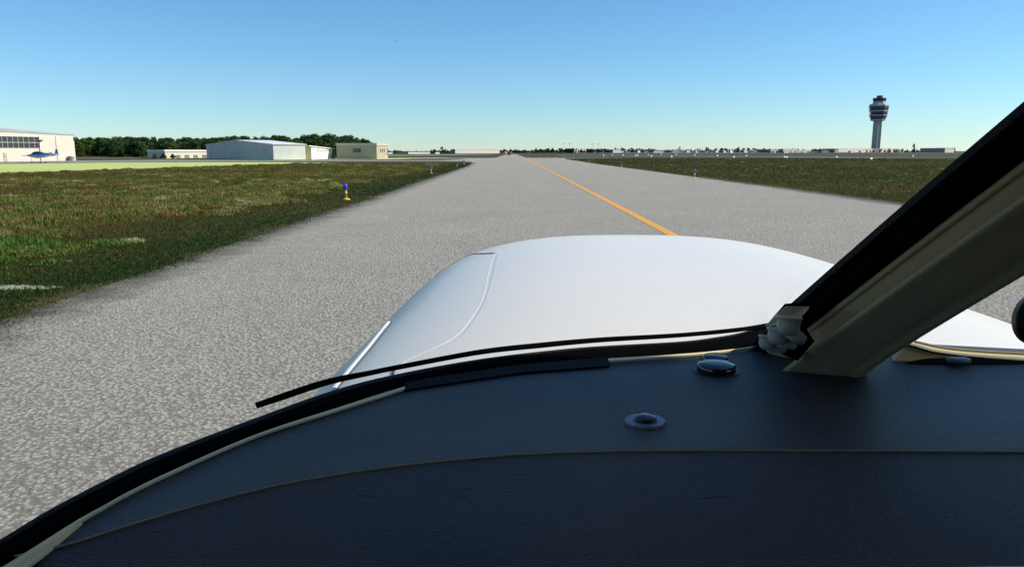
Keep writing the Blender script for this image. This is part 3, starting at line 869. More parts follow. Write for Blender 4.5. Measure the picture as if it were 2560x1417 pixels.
# ------------------------------------------------------------------ parked blue aircraft by the hangar
pc = on(105, 131); pz = P(105, 384, 131).z
def small_plane():
    root = thing('parked_aircraft', (pc.x, pc.y, 0), 'small blue and white light aircraft parked before the white hangar', 'airplane')
    u_px = 131/1930.0                        # metres per picture pixel there
    z_c = P(105, 385, 131).z
    def W(u, v, off=0.0):
        p = P(u, v, 131); return p + Vector((0, off, 0))
    # fuselage: rings along its length (nose to the left)
    secs = [(66, 389.2, .5, .10), (71, 389.2, 1.9, .25), (78, 389.0, 3.9, .42), (85, 388.6, 5.8, .52), (93, 388.2, 6.9, .58), (105, 387.9, 6.3, .55), (120, 387.2, 4.5, .44), (135, 386.9, 2.7, .28), (146, 387.2, 1.2, .14), (150, 387.5, .35, .05)]
    def rings(scale_z, lo, hi):
        rs = []
        for u, v, hpx, wid in secs:
            c = W(u, v); r = []
            for i in range(14):
                t = 2*math.pi*i/14
                r.append(c + Vector((0, math.cos(t)*wid*1.25, math.sin(t)*hpx*u_px)))
            rs.append(r)
        return rs
    MB().rings(rings(1, 0, 1)).build('fuselage', M['plane_blue'], root, smooth=True)
    rs = []
    for u, v, hpx, wid in secs[:-2]:
        c = W(u, v); r = []
        for i in range(9):
            t = math.pi + math.pi*(i/8)
            t = math.pi*1.08 + math.pi*.84*(i/8)
            r.append(c + Vector((0, math.cos(t)*wid*1.29, math.sin(t)*hpx*u_px*1.05)))
        r.append(c + Vector((0, 0, -.15*hpx*u_px)))
        rs.append(r)
    MB().rings(rs).build('belly', M['plane_white'], root, smooth=True)
    cs = [(82, 381.6, .5, .2), (87, 380.9, 1.7, .42), (95, 380.3, 2.0, .48), (103, 381.2, 1.7, .45), (110, 382.8, .8, .3)]
    rs = []
    for u, v, hpx, wid in cs:
        c = W(u, v+1.2); rs.append([c + Vector((0, math.cos(2*math.pi*i/12)*wid*1.3, math.sin(2*math.pi*i/12)*(hpx+.9)*u_px)) for i in range(12)])
    MB().rings(rs).build('canopy', M['window_dark'], root, smooth=True)
    MB().tube([W(69, 389.2), W(53, 388.7)], [.06, .025], 8).build('nose_probe', M['dark_metal'], root)
    f1, f2, f3, f4 = W(137, 386), W(146, 386), W(143.2, 373.4), W(138.8, 373.2)
    MB().add([f1+Vector((0,-.05,0)), f2+Vector((0,-.05,0)), f3+Vector((0,-.03,0)), f4+Vector((0,-.03,0)), f1+Vector((0,.05,0)), f2+Vector((0,.05,0)), f3+Vector((0,.03,0)), f4+Vector((0,.03,0))],
             [[0,1,2,3],[4,7,6,5],[0,4,5,1],[1,5,6,2],[2,6,7,3],[3,7,4,0]]).build('fin', M['plane_blue'], root)
    a, b = W(136, 386.4), W(149, 387)
    MB().obox(a + Vector((0, -1.3, 0)), b-a, Vector((0, 2.6, 0)), UP*.06).build('tailplane', M['plane_white'], root)
    a, b = W(92, 392.3), W(110, 392.3)
    for s_ in (-1, 1):
        MB().add([a, b, b+Vector((.25, s_*2.8, .3)), a+Vector((.35, s_*2.8, .3)), a+UP*.14, b+UP*.06, b+Vector((.25, s_*2.8, .36)), a+Vector((.35, s_*2.8, .40))],
                 [[0,3,2,1],[4,5,6,7],[0,1,5,4],[1,2,6,5],[2,3,7,6],[3,0,4,7]]).build('wing', M['plane_blue'], root)
    # small propeller and pylon on the back
    c = W(127, 381.8)
    MB().tube([W(126, 384.5), c], [.07, .05], 8).build('pylon', M['dark_metal'], root)
    MB().obox(c + Vector((-.32, -.03, -.03)), Vector((.64, 0, 0)), Vector((0, .06, 0)), UP*.07).build('propeller', M['dark_metal'], root)
    for u, off in ((78, 0), (106, -.75), (106, .75)):
        top = W(u, 390.3, off); low = Vector((top.x, top.y, .13))
        lg = MB().tube([top, low], [.03, .022], 8).build('gear_leg', M['plane_white'], root)
        MB().lathe([(.03, -.04), (.10, -.038), (.125, 0), (.10, .038), (.03, .04)], (low.x, low.y, .135), (0, 1, 0), 14).build('wheel', M['black_metal'], lg, smooth=True)
small_plane()

# ------------------------------------------------------------------ taxiway edge lights and runway lights
def edge_light(name, lens, label, group):
    t = thing(name, (0, 0, 0), label, 'light', group)
    MB().lathe([(.165, 0), (.165, .02), (.13, .045), (.06, .07), (.045, .09)], n=18).build('base', M['yellow_metal'], t, smooth=True)
    st = MB().lathe([(.042, .08), (.042, .26), (.055, .265), (.055, .29), (.042, .295), (.042, .44)], n=14).build('stem', M['yellow_metal'], t, smooth=True)
    MB().lathe([(.075, .435), (.085, .445), (.088, .60), (.078, .645), (.045, .67), (.008, .678)], n=18).build('lens', lens, t, smooth=True)
    MB().lathe([(.092, .425), (.092, .455)], n=18).build('collar', M['dark_metal'], t)
    return t
B_G = 'blue taxiway edge lights'
bl = edge_light('taxiway_light', M['blue_lens'], '', B_G)
first_b = [True]
near_lights = [
    (866, 500, 'tall yellow taxiway light with blue lens, nearest on the left verge'),
    (1078, 434, 'second blue topped yellow light along the left taxiway edge'),
    (1143, 417, 'third blue topped yellow light along the left taxiway edge'),
    (1160, 411.5, 'fourth blue light along the left taxiway edge'),
    (1736, 446, 'nearest blue topped yellow light on the right grass'),
    (1554, 420, 'second blue topped yellow light on the right grass'),
    (1473, 406, 'third blue light along the right taxiway edge'),
    (1444.6, 400, 'fourth blue light along the right taxiway edge')]
for u, v, lab in near_lights:
    p = G(u, v)
    o = put([bl], first_b, 0, (p.x, p.y, 0.002), (1, 1, 1), random.uniform(0, 6), lab, B_G)
    if v == 500: o.rotation_euler = (0, math.radians(-2.5), .4)
for i, (u, vt) in enumerate([(1189, 392.5), (1204, 392.8), (1209, 391.2), (1216, 391), (1223, 391), (1230, 390.8), (1237, 390.6), (1244, 390.4), (1298, 390.3), (1306, 390.2), (1314, 390.2), (1322, 390), (1347, 389.8), (1370, 389.6), (1388, 389.2), (1392, 389.4), (1409, 389.8), (1432, 389.8), (1491, 389.0), (1509, 389.5), (1516, 389.5),
                             (1647, 389), (1745, 389.4), (1770, 388), (1805, 388), (1852, 387.6), (1948, 387.6), (1977, 388)]):
    p = G(u, VH + 1.5*(vt-VH))
    lab = 'small far blue taxiway light left of the centreline' if u < 1280 else ('small far blue light along the crossing taxiway' if u < 1530 else 'small far blue light out by the runway')
    put([bl], first_b, 0, (p.x, p.y, .002), (1.1, 1.1, 1), 0, lab, B_G + (', left' if u < 1280 else ', crossing' if u < 1530 else ', runway'))

def runway_light():
    t = thing('runway_light', (0, 0, 0), 'small white runway edge light on the far grass', 'light', 'white runway lights')
    MB().lathe([(.2, 0), (.2, .03), (.06, .06), (.06, .35)], n=12).build('base', M['plastic_grey'], t, smooth=True)
    MB().lathe([(.10, .34), (.20, .38), (.22, .50), (.16, .62), (.02, .66)], n=14).build('lens', M['white_lens'], t, smooth=True)
    return t
rl = runway_light(); first_r = [True]
for (zx, zy) in [(570, 210), (668, 207), (783, 208), (922, 213), (945, 208), (1063, 205), (1097, 218), (1204, 202), (1320, 222), (1370, 204), (1575, 207), (1825, 212), (2008, 227), (2145, 213)]:
    u, v = 1380 + zx/4.414, 340 + zy/4.414
    p = G(u, VH + 1.43*(v-VH)); put([rl], first_r, 0, (p.x, p.y, .018), (1, 1, 1), 0, 'small white runway edge light on the far grass', 'white runway lights')
for (zx, zy) in [(290, 242), (318, 246), (910, 243), (1318, 262), (1813, 232)]:
    u, v = 1900 + zx/4.74, 340 + zy/4.74
    p = G(u, VH + 1.43*(v-VH)); put([rl], first_r, 0, (p.x, p.y, .018), (1, 1, 1), 0, 'white runway light below the control tower' if u < 2220 and u > 2150 else 'small white runway edge light on the far grass', None if u < 2220 and u > 2150 else 'white runway lights')

# ------------------------------------------------------------------ control tower
TD = 1500.0
def tower():
    base = on(2187.5, TD); px = TD/1930.0
    t = thing('control_tower', (base.x, base.y, 0), 'tall airport control tower with blue banded cab on a slim shaft', 'control tower')
    def zz(v): return P(2195, v, TD).z
    def ngon(r, z, n=8, ph=.22):
        return [(base.x + r*math.cos(2*math.pi*(i+ph)/n), base.y + r*math.sin(2*math.pi*(i+ph)/n), z) for i in range(n)]
    def lvl(name, prof, mat, parent=t, n=8):
        return MB().rings([ngon(r*px, zz(v), n) for r, v in prof]).build(name, mat, parent)
    sh = lvl('shaft', [(9.4, 386), (9.2, 370), (9.0, 340), (9.2, 300)], M['concrete'], n=6)
    for i in range(6):
        a = 2*math.pi*(i+.22)/6
        r0, r1 = 8.6*px, 9.7*px
        MB().tube([(base.x + r1*math.cos(a), base.y + r1*math.sin(a), 0), (base.x + (r1-.2)*math.cos(a), base.y + (r1-.2)*math.sin(a), zz(301))], .9, 6).build('corner_rib', M['concrete'], sh)
    lvl('cab_floor', [(13.5, 303), (17.5, 301.5), (18, 299)], M['concrete'])
    lvl('lower_skirt', [(16.5, 298.9), (20.2, 290.5)], M['concrete_dark'])
    lvl('ledge', [(21.2, 290.4), (21.4, 288.0)], M['concrete'])
    lvl('window_band', [(20.4, 287.9), (21.0, 279.5)], M['window_blue'])
    lvl('ledge', [(22.0, 279.4), (22.2, 276.6)], M['concrete'])
    lvl('window_band', [(21.6, 276.5), (22.4, 271)], M['window_blue'])
    lvl('upper_wall', [(22.45, 270.9), (22.6, 266.5)], M['concrete_dark'])
    lvl('ledge', [(23.4, 266.4), (23.2, 263.5), (20.5, 260.5)], M['concrete'])
    lvl('neck', [(15.5, 260.4), (14.2, 254.5)], M['concrete'])
    cab = lvl('cab', [(14.0, 254.4), (15.2, 247.5)], M['window_dark'])
    for i in range(8):
        a = 2*math.pi*(i+.22)/8
        MB().tube([(base.x + 14.1*px*math.cos(a), base.y + 14.1*px*math.sin(a), zz(254.4)), (base.x + 15.3*px*math.cos(a), base.y + 15.3*px*math.sin(a), zz(247.5))], .3, 5).build('mullion', M['concrete_dark'], cab)
    lvl('cab_roof', [(16.2, 247.4), (16.0, 245.8)], M['concrete_dark'])
    top = lvl('equipment_room', [(7.2, 245.7), (6.8, 240.6)], M['concrete_dark'])
    lvl('roof_lip', [(7.8, 240.5), (7.8, 239.6)], M['concrete_dark'], top)
tower()

# ------------------------------------------------------------------ far buildings across the field
def far_block(name, u0, u1, u2, vt, D, label, m_left, m_right, deep=25.0, roof=None, openings=0):
    """left face u0-u1 and right face u1-u2, corner at u1 nearest; the left face carries its shade as a darker colour"""
    def onD(u, Y): return on(u, Y)
    C = onD(u1, D)
    if u0 < u1: A = onD(u0, D + deep)
    else: A = onD(u1, D) + Vector((-.15*deep, deep, 0))
    B = onD(u2, D + .9*(u2-u1)/1900*D)
    H = P(u1, vt, D).z
    t = thing(name, (C.x, C.y, 0), label, 'building')
    Dp = B + (A-C)
    ins = (Dp-C).normalized()*.0
    MB().prism([C, B, Dp, A], 0, H).build('wall', M[m_right], t)
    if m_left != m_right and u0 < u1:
        F = Face(A, C); F.panel('shaded_side', 0.02, F.L-.02, .02, H-.02, M[m_left], t, -.05, .12)  # shade of the left face, put in as a darker wall colour
    MB().prism([C + (C-Dp).normalized()*.3, B + (B-A).normalized()*.3, Dp + (Dp-C).normalized()*.3, A + (A-B).normalized()*.3], H+.003, H+.45).build('roof', M[roof or m_right], t)
    F = Face(C, B)
    for i in range(openings):
        a = F.L*(i+.3)/openings
        F.panel('door', a, a+F.L*.4/openings, .03, H*.55, M['door_grey'], t, -.02, .1)
    return t
far_block('terminal_building', 1128, 1138, 1249, 374.2, 640, 'long pale beige flat building left of the taxiway end', 'far_dark', 'far_beige', 30)
far_block('low_shed', 1021, 1021, 1075, 382.2, 560, 'low white shed left of the long beige building', 'far_white', 'far_white', 12)
far_block('low_shed', 1089, 1089, 1099, 382.4, 560, 'short white shed beside the trees left of the long beige building', 'far_white', 'far_white', 8)
far_block('low_shed', 966, 966, 981, 383.0, 520, 'low white shed just right of the olive block building', 'far_white', 'far_white', 10)
far_block('gate_house', 1264, 1264, 1278, 380.6, 700, 'small pale building straight ahead beyond the taxiway end', 'far_pink', 'far_pink', 10)
far_block('brick_block', 1298, 1309, 1340, 378.6, 800, 'low brown building just right of the taxiway end', 'far_dark', 'far_brown', 20)
far_block('office_block', 1413, 1436, 1463, 372.0, 950, 'building with shaded left side and pale pink wall under the left mast pair', 'far_dark', 'far_pink', 40)
far_block('office_block', 1466, 1482, 1500, 373.6, 930, 'dark slate building half hidden by trees under the right mast pair', 'far_dark', 'far_dark', 30)
far_block('office_block', 1500, 1503, 1521, 372.2, 1000, 'pale olive building behind the dark one by the right mast pair', 'far_grey', 'far_grey', 20)
far_block('cargo_shed', 1511, 1532, 1552, 374.6, 900, 'grey shed with shaded left side and light right wall', 'far_dark', 'far_grey', 40)
far_block('red_block', 1626, 1634, 1639, 373.6, 980, 'small red block beside the overpass ramp', 'concrete_dark', 'red_paint', 14)
far_block('cargo_shed', 1892, 1926, 1944, 374.2, 950, 'long dark shed with a light grey end wall left of the tower', 'far_dark', 'far_grey', 40)
far_block('cargo_shed', 1945, 1957, 1994, 373.2, 940, 'light grey shed with dark doors left of the tower', 'far_dark', 'far_grey', 25, openings=3)
far_block('cargo_shed', 1995, 1996, 2028, 376.0, 960, 'low grey shed between two darker ones left of the tower', 'far_grey', 'far_grey', 25, openings=2)
far_block('cargo_shed', 2028, 2058, 2064, 374.0, 980, 'dark slate shed in the row left of the tower', 'far_dark', 'far_dark', 30)
far_block('cargo_shed', 2064, 2086, 2095, 373.4, 1000, 'grey brown shed next to the long cream warehouse', 'far_dark', 'far_brown', 30)
far_block('warehouse', 2094, 2094, 2180, 372.4, 1250, 'long cream warehouse immediately left of the tower', 'far_pink', 'far_pink', 40)
far_block('warehouse', 2198, 2198, 2258, 372.0, 1300, 'long cream warehouse immediately right of the tower', 'far_pink', 'far_pink', 40)
far_block('brick_hall', 2299, 2361, 2384, 371.0, 1050, 'long dark brown hall with light brown end right of the tower', 'far_brown', 'far_beige', 60)

# a long row of small sheds across the airfield
tints = ['far_grey', 'far_grey', 'far_beige', 'far_brown', 'far_white', 'far_dark', 'far_dark']
for i in range(34):
    u = 1560 + i*17.5 + random.uniform(-14, 14)
    if 2175 < u < 2200: continue
    w = random.choice((4, 6, 8, 13, 20))*random.uniform(.8, 1.2); D = random.uniform(820, 1120)
    far_block('small_shed', u-w*.5, u, u+w, random.uniform(376.6, 380.2), D, 'small pale shed in the far row across the airfield', 'far_dark', random.choice(tints), 10)['group'] = 'small sheds across the airfield'
# red sign at the taxiway end
p = G(1272.5, 389.6)
sg = thing('taxiway_sign', (p.x, p.y, 0), 'small dark red sign standing at the far end of the taxiway', 'sign')
MB().box((p.x-.85, p.y-.12, .35), (p.x+.85, p.y+.12, 1.75)).build('board', M['red_paint'], sg, bevel=.03)
for s_ in (-.6, .6):
    MB().box((p.x+s_-.06, p.y-.06, .0), (p.x+s_+.06, p.y+.06, .36)).build('post', M['dark_metal'], sg)
MB().box((p.x-.9, p.y-.16, 1.752), (p.x+.9, p.y+.16, 1.82)).build('cap', M['concrete_dark'], sg)

# overpass
ovp = [(1557, 383.0), (1600, 380.4), (1628, 377.6), (1660, 375.8), (1690, 374.6), (1715, 374.8), (1735, 377), (1752, 381)]
ovd = thing('overpass', on(1655, 1200), 'pale concrete overpass ramp rising and falling behind the runway', 'bridge')
top = [P(u, v, 1200) for u, v in ovp]
mb = MB()
for i in range(len(top)-1):
    a, b = top[i], top[i+1]
    mb.add([a+Vector((0,0,-1.6)), b+Vector((0,0,-1.6)), b+Vector((0,9,-1.6)), a+Vector((0,9,-1.6)), a, b, b+Vector((0,9,0)), a+Vector((0,9,0))],
           [[0,3,2,1],[4,5,6,7],[0,1,5,4],[1,2,6,5],[2,3,7,6],[3,0,4,7]])
mb.build('deck', M['far_pink'], ovd)
for u, v in ((1640, 377), (1672, 375.3), (1702, 374.8), (1727, 376.2)):
    q = P(u, v, 1200); MB().box((q.x-.9, q.y+2, 0), (q.x+.9, q.y+7, max(q.z-1.4, .5))).build('pier', M['concrete'], ovd)

# floodlight masts
for u, v, lab in ((1408.6, 359.4, 'floodlight mast, leftmost of the two pairs'), (1424.4, 359.3, 'floodlight mast, second from the left'), (1480.6, 360.7, 'floodlight mast, third from the left'), (1496.0, 360.6, 'floodlight mast, rightmost of the two pairs')):
    q = P(u, v, 1100)
    m_ = thing('floodlight_mast', (q.x, q.y, 0), lab + ' above the far trees', 'lamp post', 'floodlight masts')
    MB().tube([(q.x, q.y, 0), (q.x, q.y, q.z)], [.16, .08], 6).build('pole', M['plastic_grey'], m_)
    hd = MB().lathe([(.3, -.45), (1.1, -.3), (1.15, .2), (.3, .45)], (q.x, q.y, q.z), n=12).build('head', M['black_metal'], m_)

# far vehicles
def van(u, v, D, L, H, label, mat):
    p = on(u, D)
    t = thing('parked_van', (p.x, p.y, 0), label, 'van')
    prof = [(-.5, .18), (.5, .18), (.5, .55), (.36, .62), (.26, 1.0), (-.48, 1.0), (-.5, .9)]
    mb = MB(); n = len(prof)
    a = [(p.x + x*L, p.y-.95, z*H) for x, z in prof] + [(p.x + x*L, p.y+.95, z*H) for x, z in prof]
    mb.add(a, [list(range(n)), list(range(n, 2*n))[::-1]] + [[i, n+i, n+(i+1) % n, (i+1) % n] for i in range(n)])
    mb.build('body', mat, t)
    MB().box((p.x-.40*L, p.y-.98, H*.62), (p.x+.22*L, p.y-.94, H*.88)).build('window', M['window_dark'], t)
    for s_ in (-.32, .32):
        MB().lathe([(.1, -.12), (.36, -.12), (.36, .12), (.1, .12)], (p.x+s_*L, p.y-.85, .37), (0, 1, 0), 12).build('wheel', M['black_metal'], t)
van(1778, 384, 620, 6.0, 2.2, 'white van on the ramp right of the overpass', M['plane_white'])
van(1879, 380, 800, 5.5, 2.6, 'white van parked before the long dark shed', M['plane_white'])
van(1890, 380.5, 790, 3.6, 2.0, 'smaller white van beside another before the dark shed', M['plane_white'])
van(1616, 381, 900, 5.0, 2.6, 'white van in front of the overpass ramp', M['plane_white'])
van(2124, 379.6, 1150, 5.0, 2.2, 'dark grey van before the cream warehouse', M['plastic_grey'])

# far trees
far_cols = [(.026, .046, .022), (.034, .056, .022), (.022, .038, .020), (.042, .060, .024)]
fp = [make_tree('far_tree', 90+i, 9.0, 4.6 if i < 3 else 2.6, 420, .75, 6, 'small far tree', 'tree', 'far trees', far_cols, 1.0) for i in range(4)]
ff = [True]*4
FAR = [  # u range, D, top v range, count, label, group
    (972, 1030, 800, 374.5, 379, 10, 'far dark tree between the olive building and the white sheds', 'far trees left'),
    (1040, 1092, 780, 374, 379.5, 9, 'far dark tree above the low white sheds', 'far trees above the sheds'),
    (1076, 1128, 720, 371, 377.5, 12, 'dark tree clustered left of the long beige building', 'far trees by the beige building'),
    (1250, 1300, 900, 372.5, 377, 16, 'far tree behind the end of the taxiway', 'far trees straight ahead'),
    (1283, 1345, 760, 372.5, 377, 18, 'far tree near the low brown building', 'far trees by the brown building'),
    (1340, 1440, 820, 370, 376, 32, 'dark far tree left of the mast pairs', 'far trees left of the masts'),
    (1440, 1520, 860, 370.5, 377.5, 26, 'dark far tree below the mast pairs', 'far trees below the masts'),
    (1535, 1625, 1050, 368.5, 375.5, 26, 'far tree behind the overpass ramp', 'far trees behind the ramp'),
    (1640, 1760, 1300, 370.5, 375, 18, 'far tree behind the overpass', 'far trees behind the overpass'),
    (1660, 1765, 1050, 377.5, 381, 12, 'low tree under the overpass', 'trees under the overpass'),
    (1765, 1900, 1150, 367, 376, 34, 'far tree between the overpass and the long dark shed', 'far trees right of the overpass'),
    (1900, 2180, 1400, 369.5, 372.5, 16, 'far tree rising behind the row of sheds', 'far trees behind the sheds'),
    (2020, 2048, 930, 376, 379, 4, 'low tree before the grey sheds', 'low trees before the sheds'),
    (2166, 2184, 1150, 373, 376, 3, 'tree just left of the tower foot', 'trees left of the tower foot'),
    (2197, 2300, 1150, 371, 377, 18, 'dark tree right of the tower foot', 'trees right of the tower foot'),
    (2335, 2390, 1300, 366.5, 370, 4, 'far tree above the long brown hall', 'far trees above the brown hall')]
for (u0, u1, D, va, vb, cnt, lab, grp) in FAR:
    for i in range(cnt):
        u = u0 + (u1-u0)*(i + random.uniform(.1, .9))/cnt
        v = va + (vb-va)*random.random()**.6
        D2 = D*random.uniform(.95, 1.06)
        q = P(u, v, D2); H = max(q.z, 1.2); s_ = H/9.0
        w_ = s_*random.uniform(.8, 1.3)
        put(fp, ff, random.randrange(4), (q.x, q.y, 0), (w_, w_, s_), random.uniform(0, 6.28), lab, grp)
for u, v, D, w_, lab in ((1105, 366.5, 735, .55, 'tallest dark tree left of the long beige building'), (2286, 358.8, 1140, .32, 'tall narrow cypress right of the control tower'), (1700, 366, 1290, .3, 'tall narrow tree behind the overpass'), (1818, 375, 900, .8, 'yellowish round tree beyond the runway')):
    q = P(u, v, D); s_ = q.z/9.0
    put(fp, ff, 1, (q.x, q.y, 0), (s_*w_, s_*w_, s_), 1.0, lab, 'single far trees')

# ================================================================== OUR AIRCRAFT
XC = .40
plane = thing('airplane', (XC, 0, 0), 'white light aircraft with dark navy dashboard, seen from its left seat', 'airplane')

# --- nose cowling
CO = dict(xc=.3916, w0=.8454, w1=.669, w2=.0179, z0=-.273, z1=-.2337, z2=.2183, hh=.3751, n=2.69, Ye=3.1574, k=5.84)
def cowl_pt(Y, th, off=0.0):
    u = (Y-.95)/(CO['Ye']-.95); up_ = max(u, 0.0)
    w = CO['w0'] + (CO['w1']-CO['w0'])*u - CO['w2']*up_**CO['k']
    zt = CO['z0'] + (CO['z1']-CO['z0'])*u - CO['z2']*up_**CO['k']
    hz_ = CO['hh']*(1 - .6*up_**CO['k'])
    if u < 0: w, zt = CO['w0'] + .02*u, CO['z0'] + .0*u
    ct, st = math.cos(th), math.sin(th)
    n_ = CO['n']
    x = CO['xc'] + w*math.copysign(abs(ct)**(2/n_), ct)
    if st >= 0: z = zt - hz_ + hz_*st**(2/n_)
    else: z = zt - hz_ - .62*(1-.35*up_**CO['k'])*abs(st)**(2/n_)
    return Vector((x, Y, 2.0 + z))
def cowl_n(Y, th):
    e = 1e-3
    a = cowl_pt(Y+e, th) - cowl_pt(Y-e, th); b = cowl_pt(Y, th+e) - cowl_pt(Y, th-e)
    n_ = a.cross(b).normalized(); c = Vector((CO['xc'], Y, 2.0-.6))
    return n_ if n_.dot(cowl_pt(Y, th)-c) > 0 else -n_
NY, NT = 70, 260
ys = np.concatenate([np.linspace(.42, 2.4, 34), np.linspace(2.44, CO['Ye'], 36)])
rs = [[cowl_pt(Y, 2*math.pi*(i+.5)/NT) for i in range(NT)] for Y in ys]
last = rs[-1]; cen = sum(last, Vector())/NT
for q, dy in ((.86, .05), (.6, .085), (.3, .1)):
    rs.append([cen + (p-cen)*q + Vector((0, dy, 0)) for p in last])
cowl = MB().rings(rs).build('cowling', M['cowl'], plane, smooth=True)

def th_at(u, v):
    """cowling parameters (Y, theta) of the surface point seen in that direction"""
    d = ray(u, v).normalized(); best = None
    Yg = np.linspace(.5, 3.1, 260); Tg = np.linspace(.02, math.pi-.02, 300)
    global _grid
    if '_grid' not in globals():
        _grid = np.array([[tuple(cowl_pt(Y, t) - EYE) for t in Tg] for Y in Yg])
    g_ = _grid; dn = np.array(d)
    proj = g_ @ dn; perp_ = np.linalg.norm(g_ - proj[..., None]*dn, axis=2)/proj
    i = np.unravel_index(np.argmin(perp_ + proj*.002), perp_.shape)
    return Yg[i[0]], Tg[i[1]]
def cowl_strip(name, pix, width, mat, parent, off=.0015, th=.002, n=50):
    yt = spline([(*th_at(u, v), 0) for u, v in pix], n)
    mb = MB(); rings = []
    for i in range(n):
        p = cowl_pt(yt[i][0], yt[i][1]); nn = cowl_n(yt[i][0], yt[i][1])
        q = cowl_pt(*yt[min(i+1, n-1)][:2]) - cowl_pt(*yt[max(i-1, 0)][:2])
        sd = q.cross(nn).normalized()*width/2
        rings.append([p + sd - nn*.001, p + sd + nn*off*.6, p + nn*off, p - sd + nn*off*.6, p - sd - nn*.001])
    return mb.rings(rings).build(name, mat, parent)
cowl_strip('panel_seam', [(1236, 634), (1222, 680), (1205, 740), (1180, 795), (1143, 840), (1095, 868), (1030, 895), (985, 925)], .0026, M['seam_white'], cowl, .0003)  # raised seam, its highlight put in as a white strip
cowl_strip('panel_gap', [(1243, 634), (1229, 682), (1212, 742), (1187, 799), (1149, 846), (1100, 874)], .0012, M['seam_grey'], cowl, .0003)
cowl_strip('panel_gap', [(1204, 634), (1222, 632.5), (1236, 633.5)], .008, M['seam_dark'], cowl, .002, n=12)
cowl_strip('panel_gap', [(1090, 688), (1130, 660), (1170, 640), (1202, 635)], .006, M['seam_dark'], cowl, .0015, n=20)
cowl_strip('hinge_strip', [(971, 808), (930, 857), (885, 912), (835, 972)], .010, M['seam_white'], cowl, .004)
cowl_strip('hinge_gap', [(979, 806), (938, 858), (893, 914), (842, 973)], .003, M['seam_dark'], cowl, .0015)
cowl_strip('panel_gap', [(986, 922), (978, 940)], .004, M['seam_dark'], cowl, .002, n=8)
cowl_strip('panel_gap', [(2408, 778), (2470, 803), (2543, 838)], .006, M['seam_dark'], cowl, .002, n=16)
# nose gear and belly support
ng = MB().tube([(XC, 2.3, 1.05), (XC, 2.4, .25)], .045, 10).build('nose_gear', M['plastic_grey'], plane)
MB().lathe([(.05, -.07), (.19, -.065), (.225, 0), (.19, .065), (.05, .07)], (XC, 2.4, .235), (1, 0, 0), 18).build('wheel', M['black_metal'], ng, smooth=True)
for s_ in (-1, 1):
    mg = MB().tube([(XC + s_*.7, -.9, 1.0), (XC + s_*1.3, -.9, .27)], .05, 10).build('main_gear', M['plastic_grey'], plane)
    MB().lathe([(.05, -.08), (.2, -.075), (.245, 0), (.2, .075), (.05, .08)], (XC + s_*1.3, -.9, .258), (1, 0, 0), 18).build('wheel', M['black_metal'], mg, smooth=True)

# --- windshield base curve (inner edge of the seal), plan at the height of the dashboard
ZD = 1.75
inner_px = [(-170, 1522), (9, 1415), (130, 1338), (200, 1295), (260, 1263), (308, 1236), (420, 1181), (640, 1086), (840, 1020), (1000, 968), (1200, 930), (1380, 907), (1523, 897), (1650, 889), (1780, 880), (1900, 866), (1985, 855)]
outer_px = [(-170, 1462), (0, 1364), (130, 1285), (308, 1193), (420, 1142), (617, 1066), (840, 985), (1000, 944), (1200, 904), (1380, 881), (1500, 870), (1700, 858), (1790, 847), (1850, 836), (1920, 815)]
edge_px = [(-170, 1442), (0, 1347), (130, 1269), (308, 1177), (420, 1127), (617, 1052), (840, 973), (1000, 933), (1200, 897), (1380, 875), (1500, 865), (1700, 854), (1790, 843), (1850, 832), (1920, 812)]
NB = 80
inner = [Vector(p) for p in spline([G(u, v, ZD) for u, v in inner_px], NB)]
outer = [Vector(p) for p in spline([G(u, v, ZD+.004) for u, v in outer_px], NB)]
edge = [Vector(p) for p in spline([G(u, v, ZD+.004) for u, v in edge_px], NB)]
def mirror(p): return Vector((2*XC - p.x, p.y, p.z))
def ribbon(name, A, B, mat, parent, th, bulge=0.0, smooth=True):
    rings = []
    for a, b in zip(A, B):
        m_ = (a+b)/2 + UP*bulge
        rings.append([a, m_, b, b - UP*th, a - UP*th])
    return MB().rings(rings).build(name, mat, parent, smooth=False)
def both(fn):
    fn(lambda p: p); fn(mirror)
seal_l = ribbon('windshield_seal', inner, outer, M['rubber'], plane, .03, .002)
ribbon('sealant_edge', [o_ + UP*.001 for o_ in outer], edge, M['sealant'], seal_l, .03, .001)
# right pane: same seal mirrored (its right continuation is out of view)
seal_r = ribbon('windshield_seal', [mirror(p) + Vector((0, .035, -.02)) for p in inner], [mirror(p) + Vector((0, .03, -.02)) for p in outer], M['rubber'], plane, .03, .004)
# skirt from the seal down to the fuselage
for mf in (lambda p: p, mirror):
    rings = []
    for e_ in edge:
        q = mf(e_)
        rings.append([q - UP*.005, q - UP*.16, q - UP*.16 + Vector((0, -.02, 0)), q - UP*.005 + Vector((0, -.02, 0))])
    MB().rings(rings).build('windshield_coaming', M['cowl'], plane)

# --- cream trim along the dashboard
def px_ribbon(name, top, bot, z, mat, parent, th, n=40):
    A = [Vector(p) for p in spline([G(u, v, z) for u, v in top], n)]; B = [Vector(p) for p in spline([G(u, v, z) for u, v in bot], n)]
    return ribbon(name, B, A, mat, parent, th)
px_ribbon('trim_strip', [(-170, 1522), (9, 1414), (130, 1338), (200, 1294.5), (260, 1262), (308, 1235), (420, 1180), (640, 1085), (840, 1019.5), (1012, 965.5)], [(-170, 1536), (9, 1427), (130, 1348), (200, 1301), (260, 1267), (308, 1239.5), (420, 1185), (640, 1089.5), (840, 1025.5), (1012, 971)], ZD+.003, M['trim_cream'], plane, .002)
px_ribbon('trim_strip', [(-170, 1538), (9, 1428), (130, 1350), (185, 1314), (203, 1302)], [(-170, 1580), (20, 1448), (110, 1384), (176, 1330), (206, 1305)], ZD+.0015, M['trim_cream'], plane, .002)
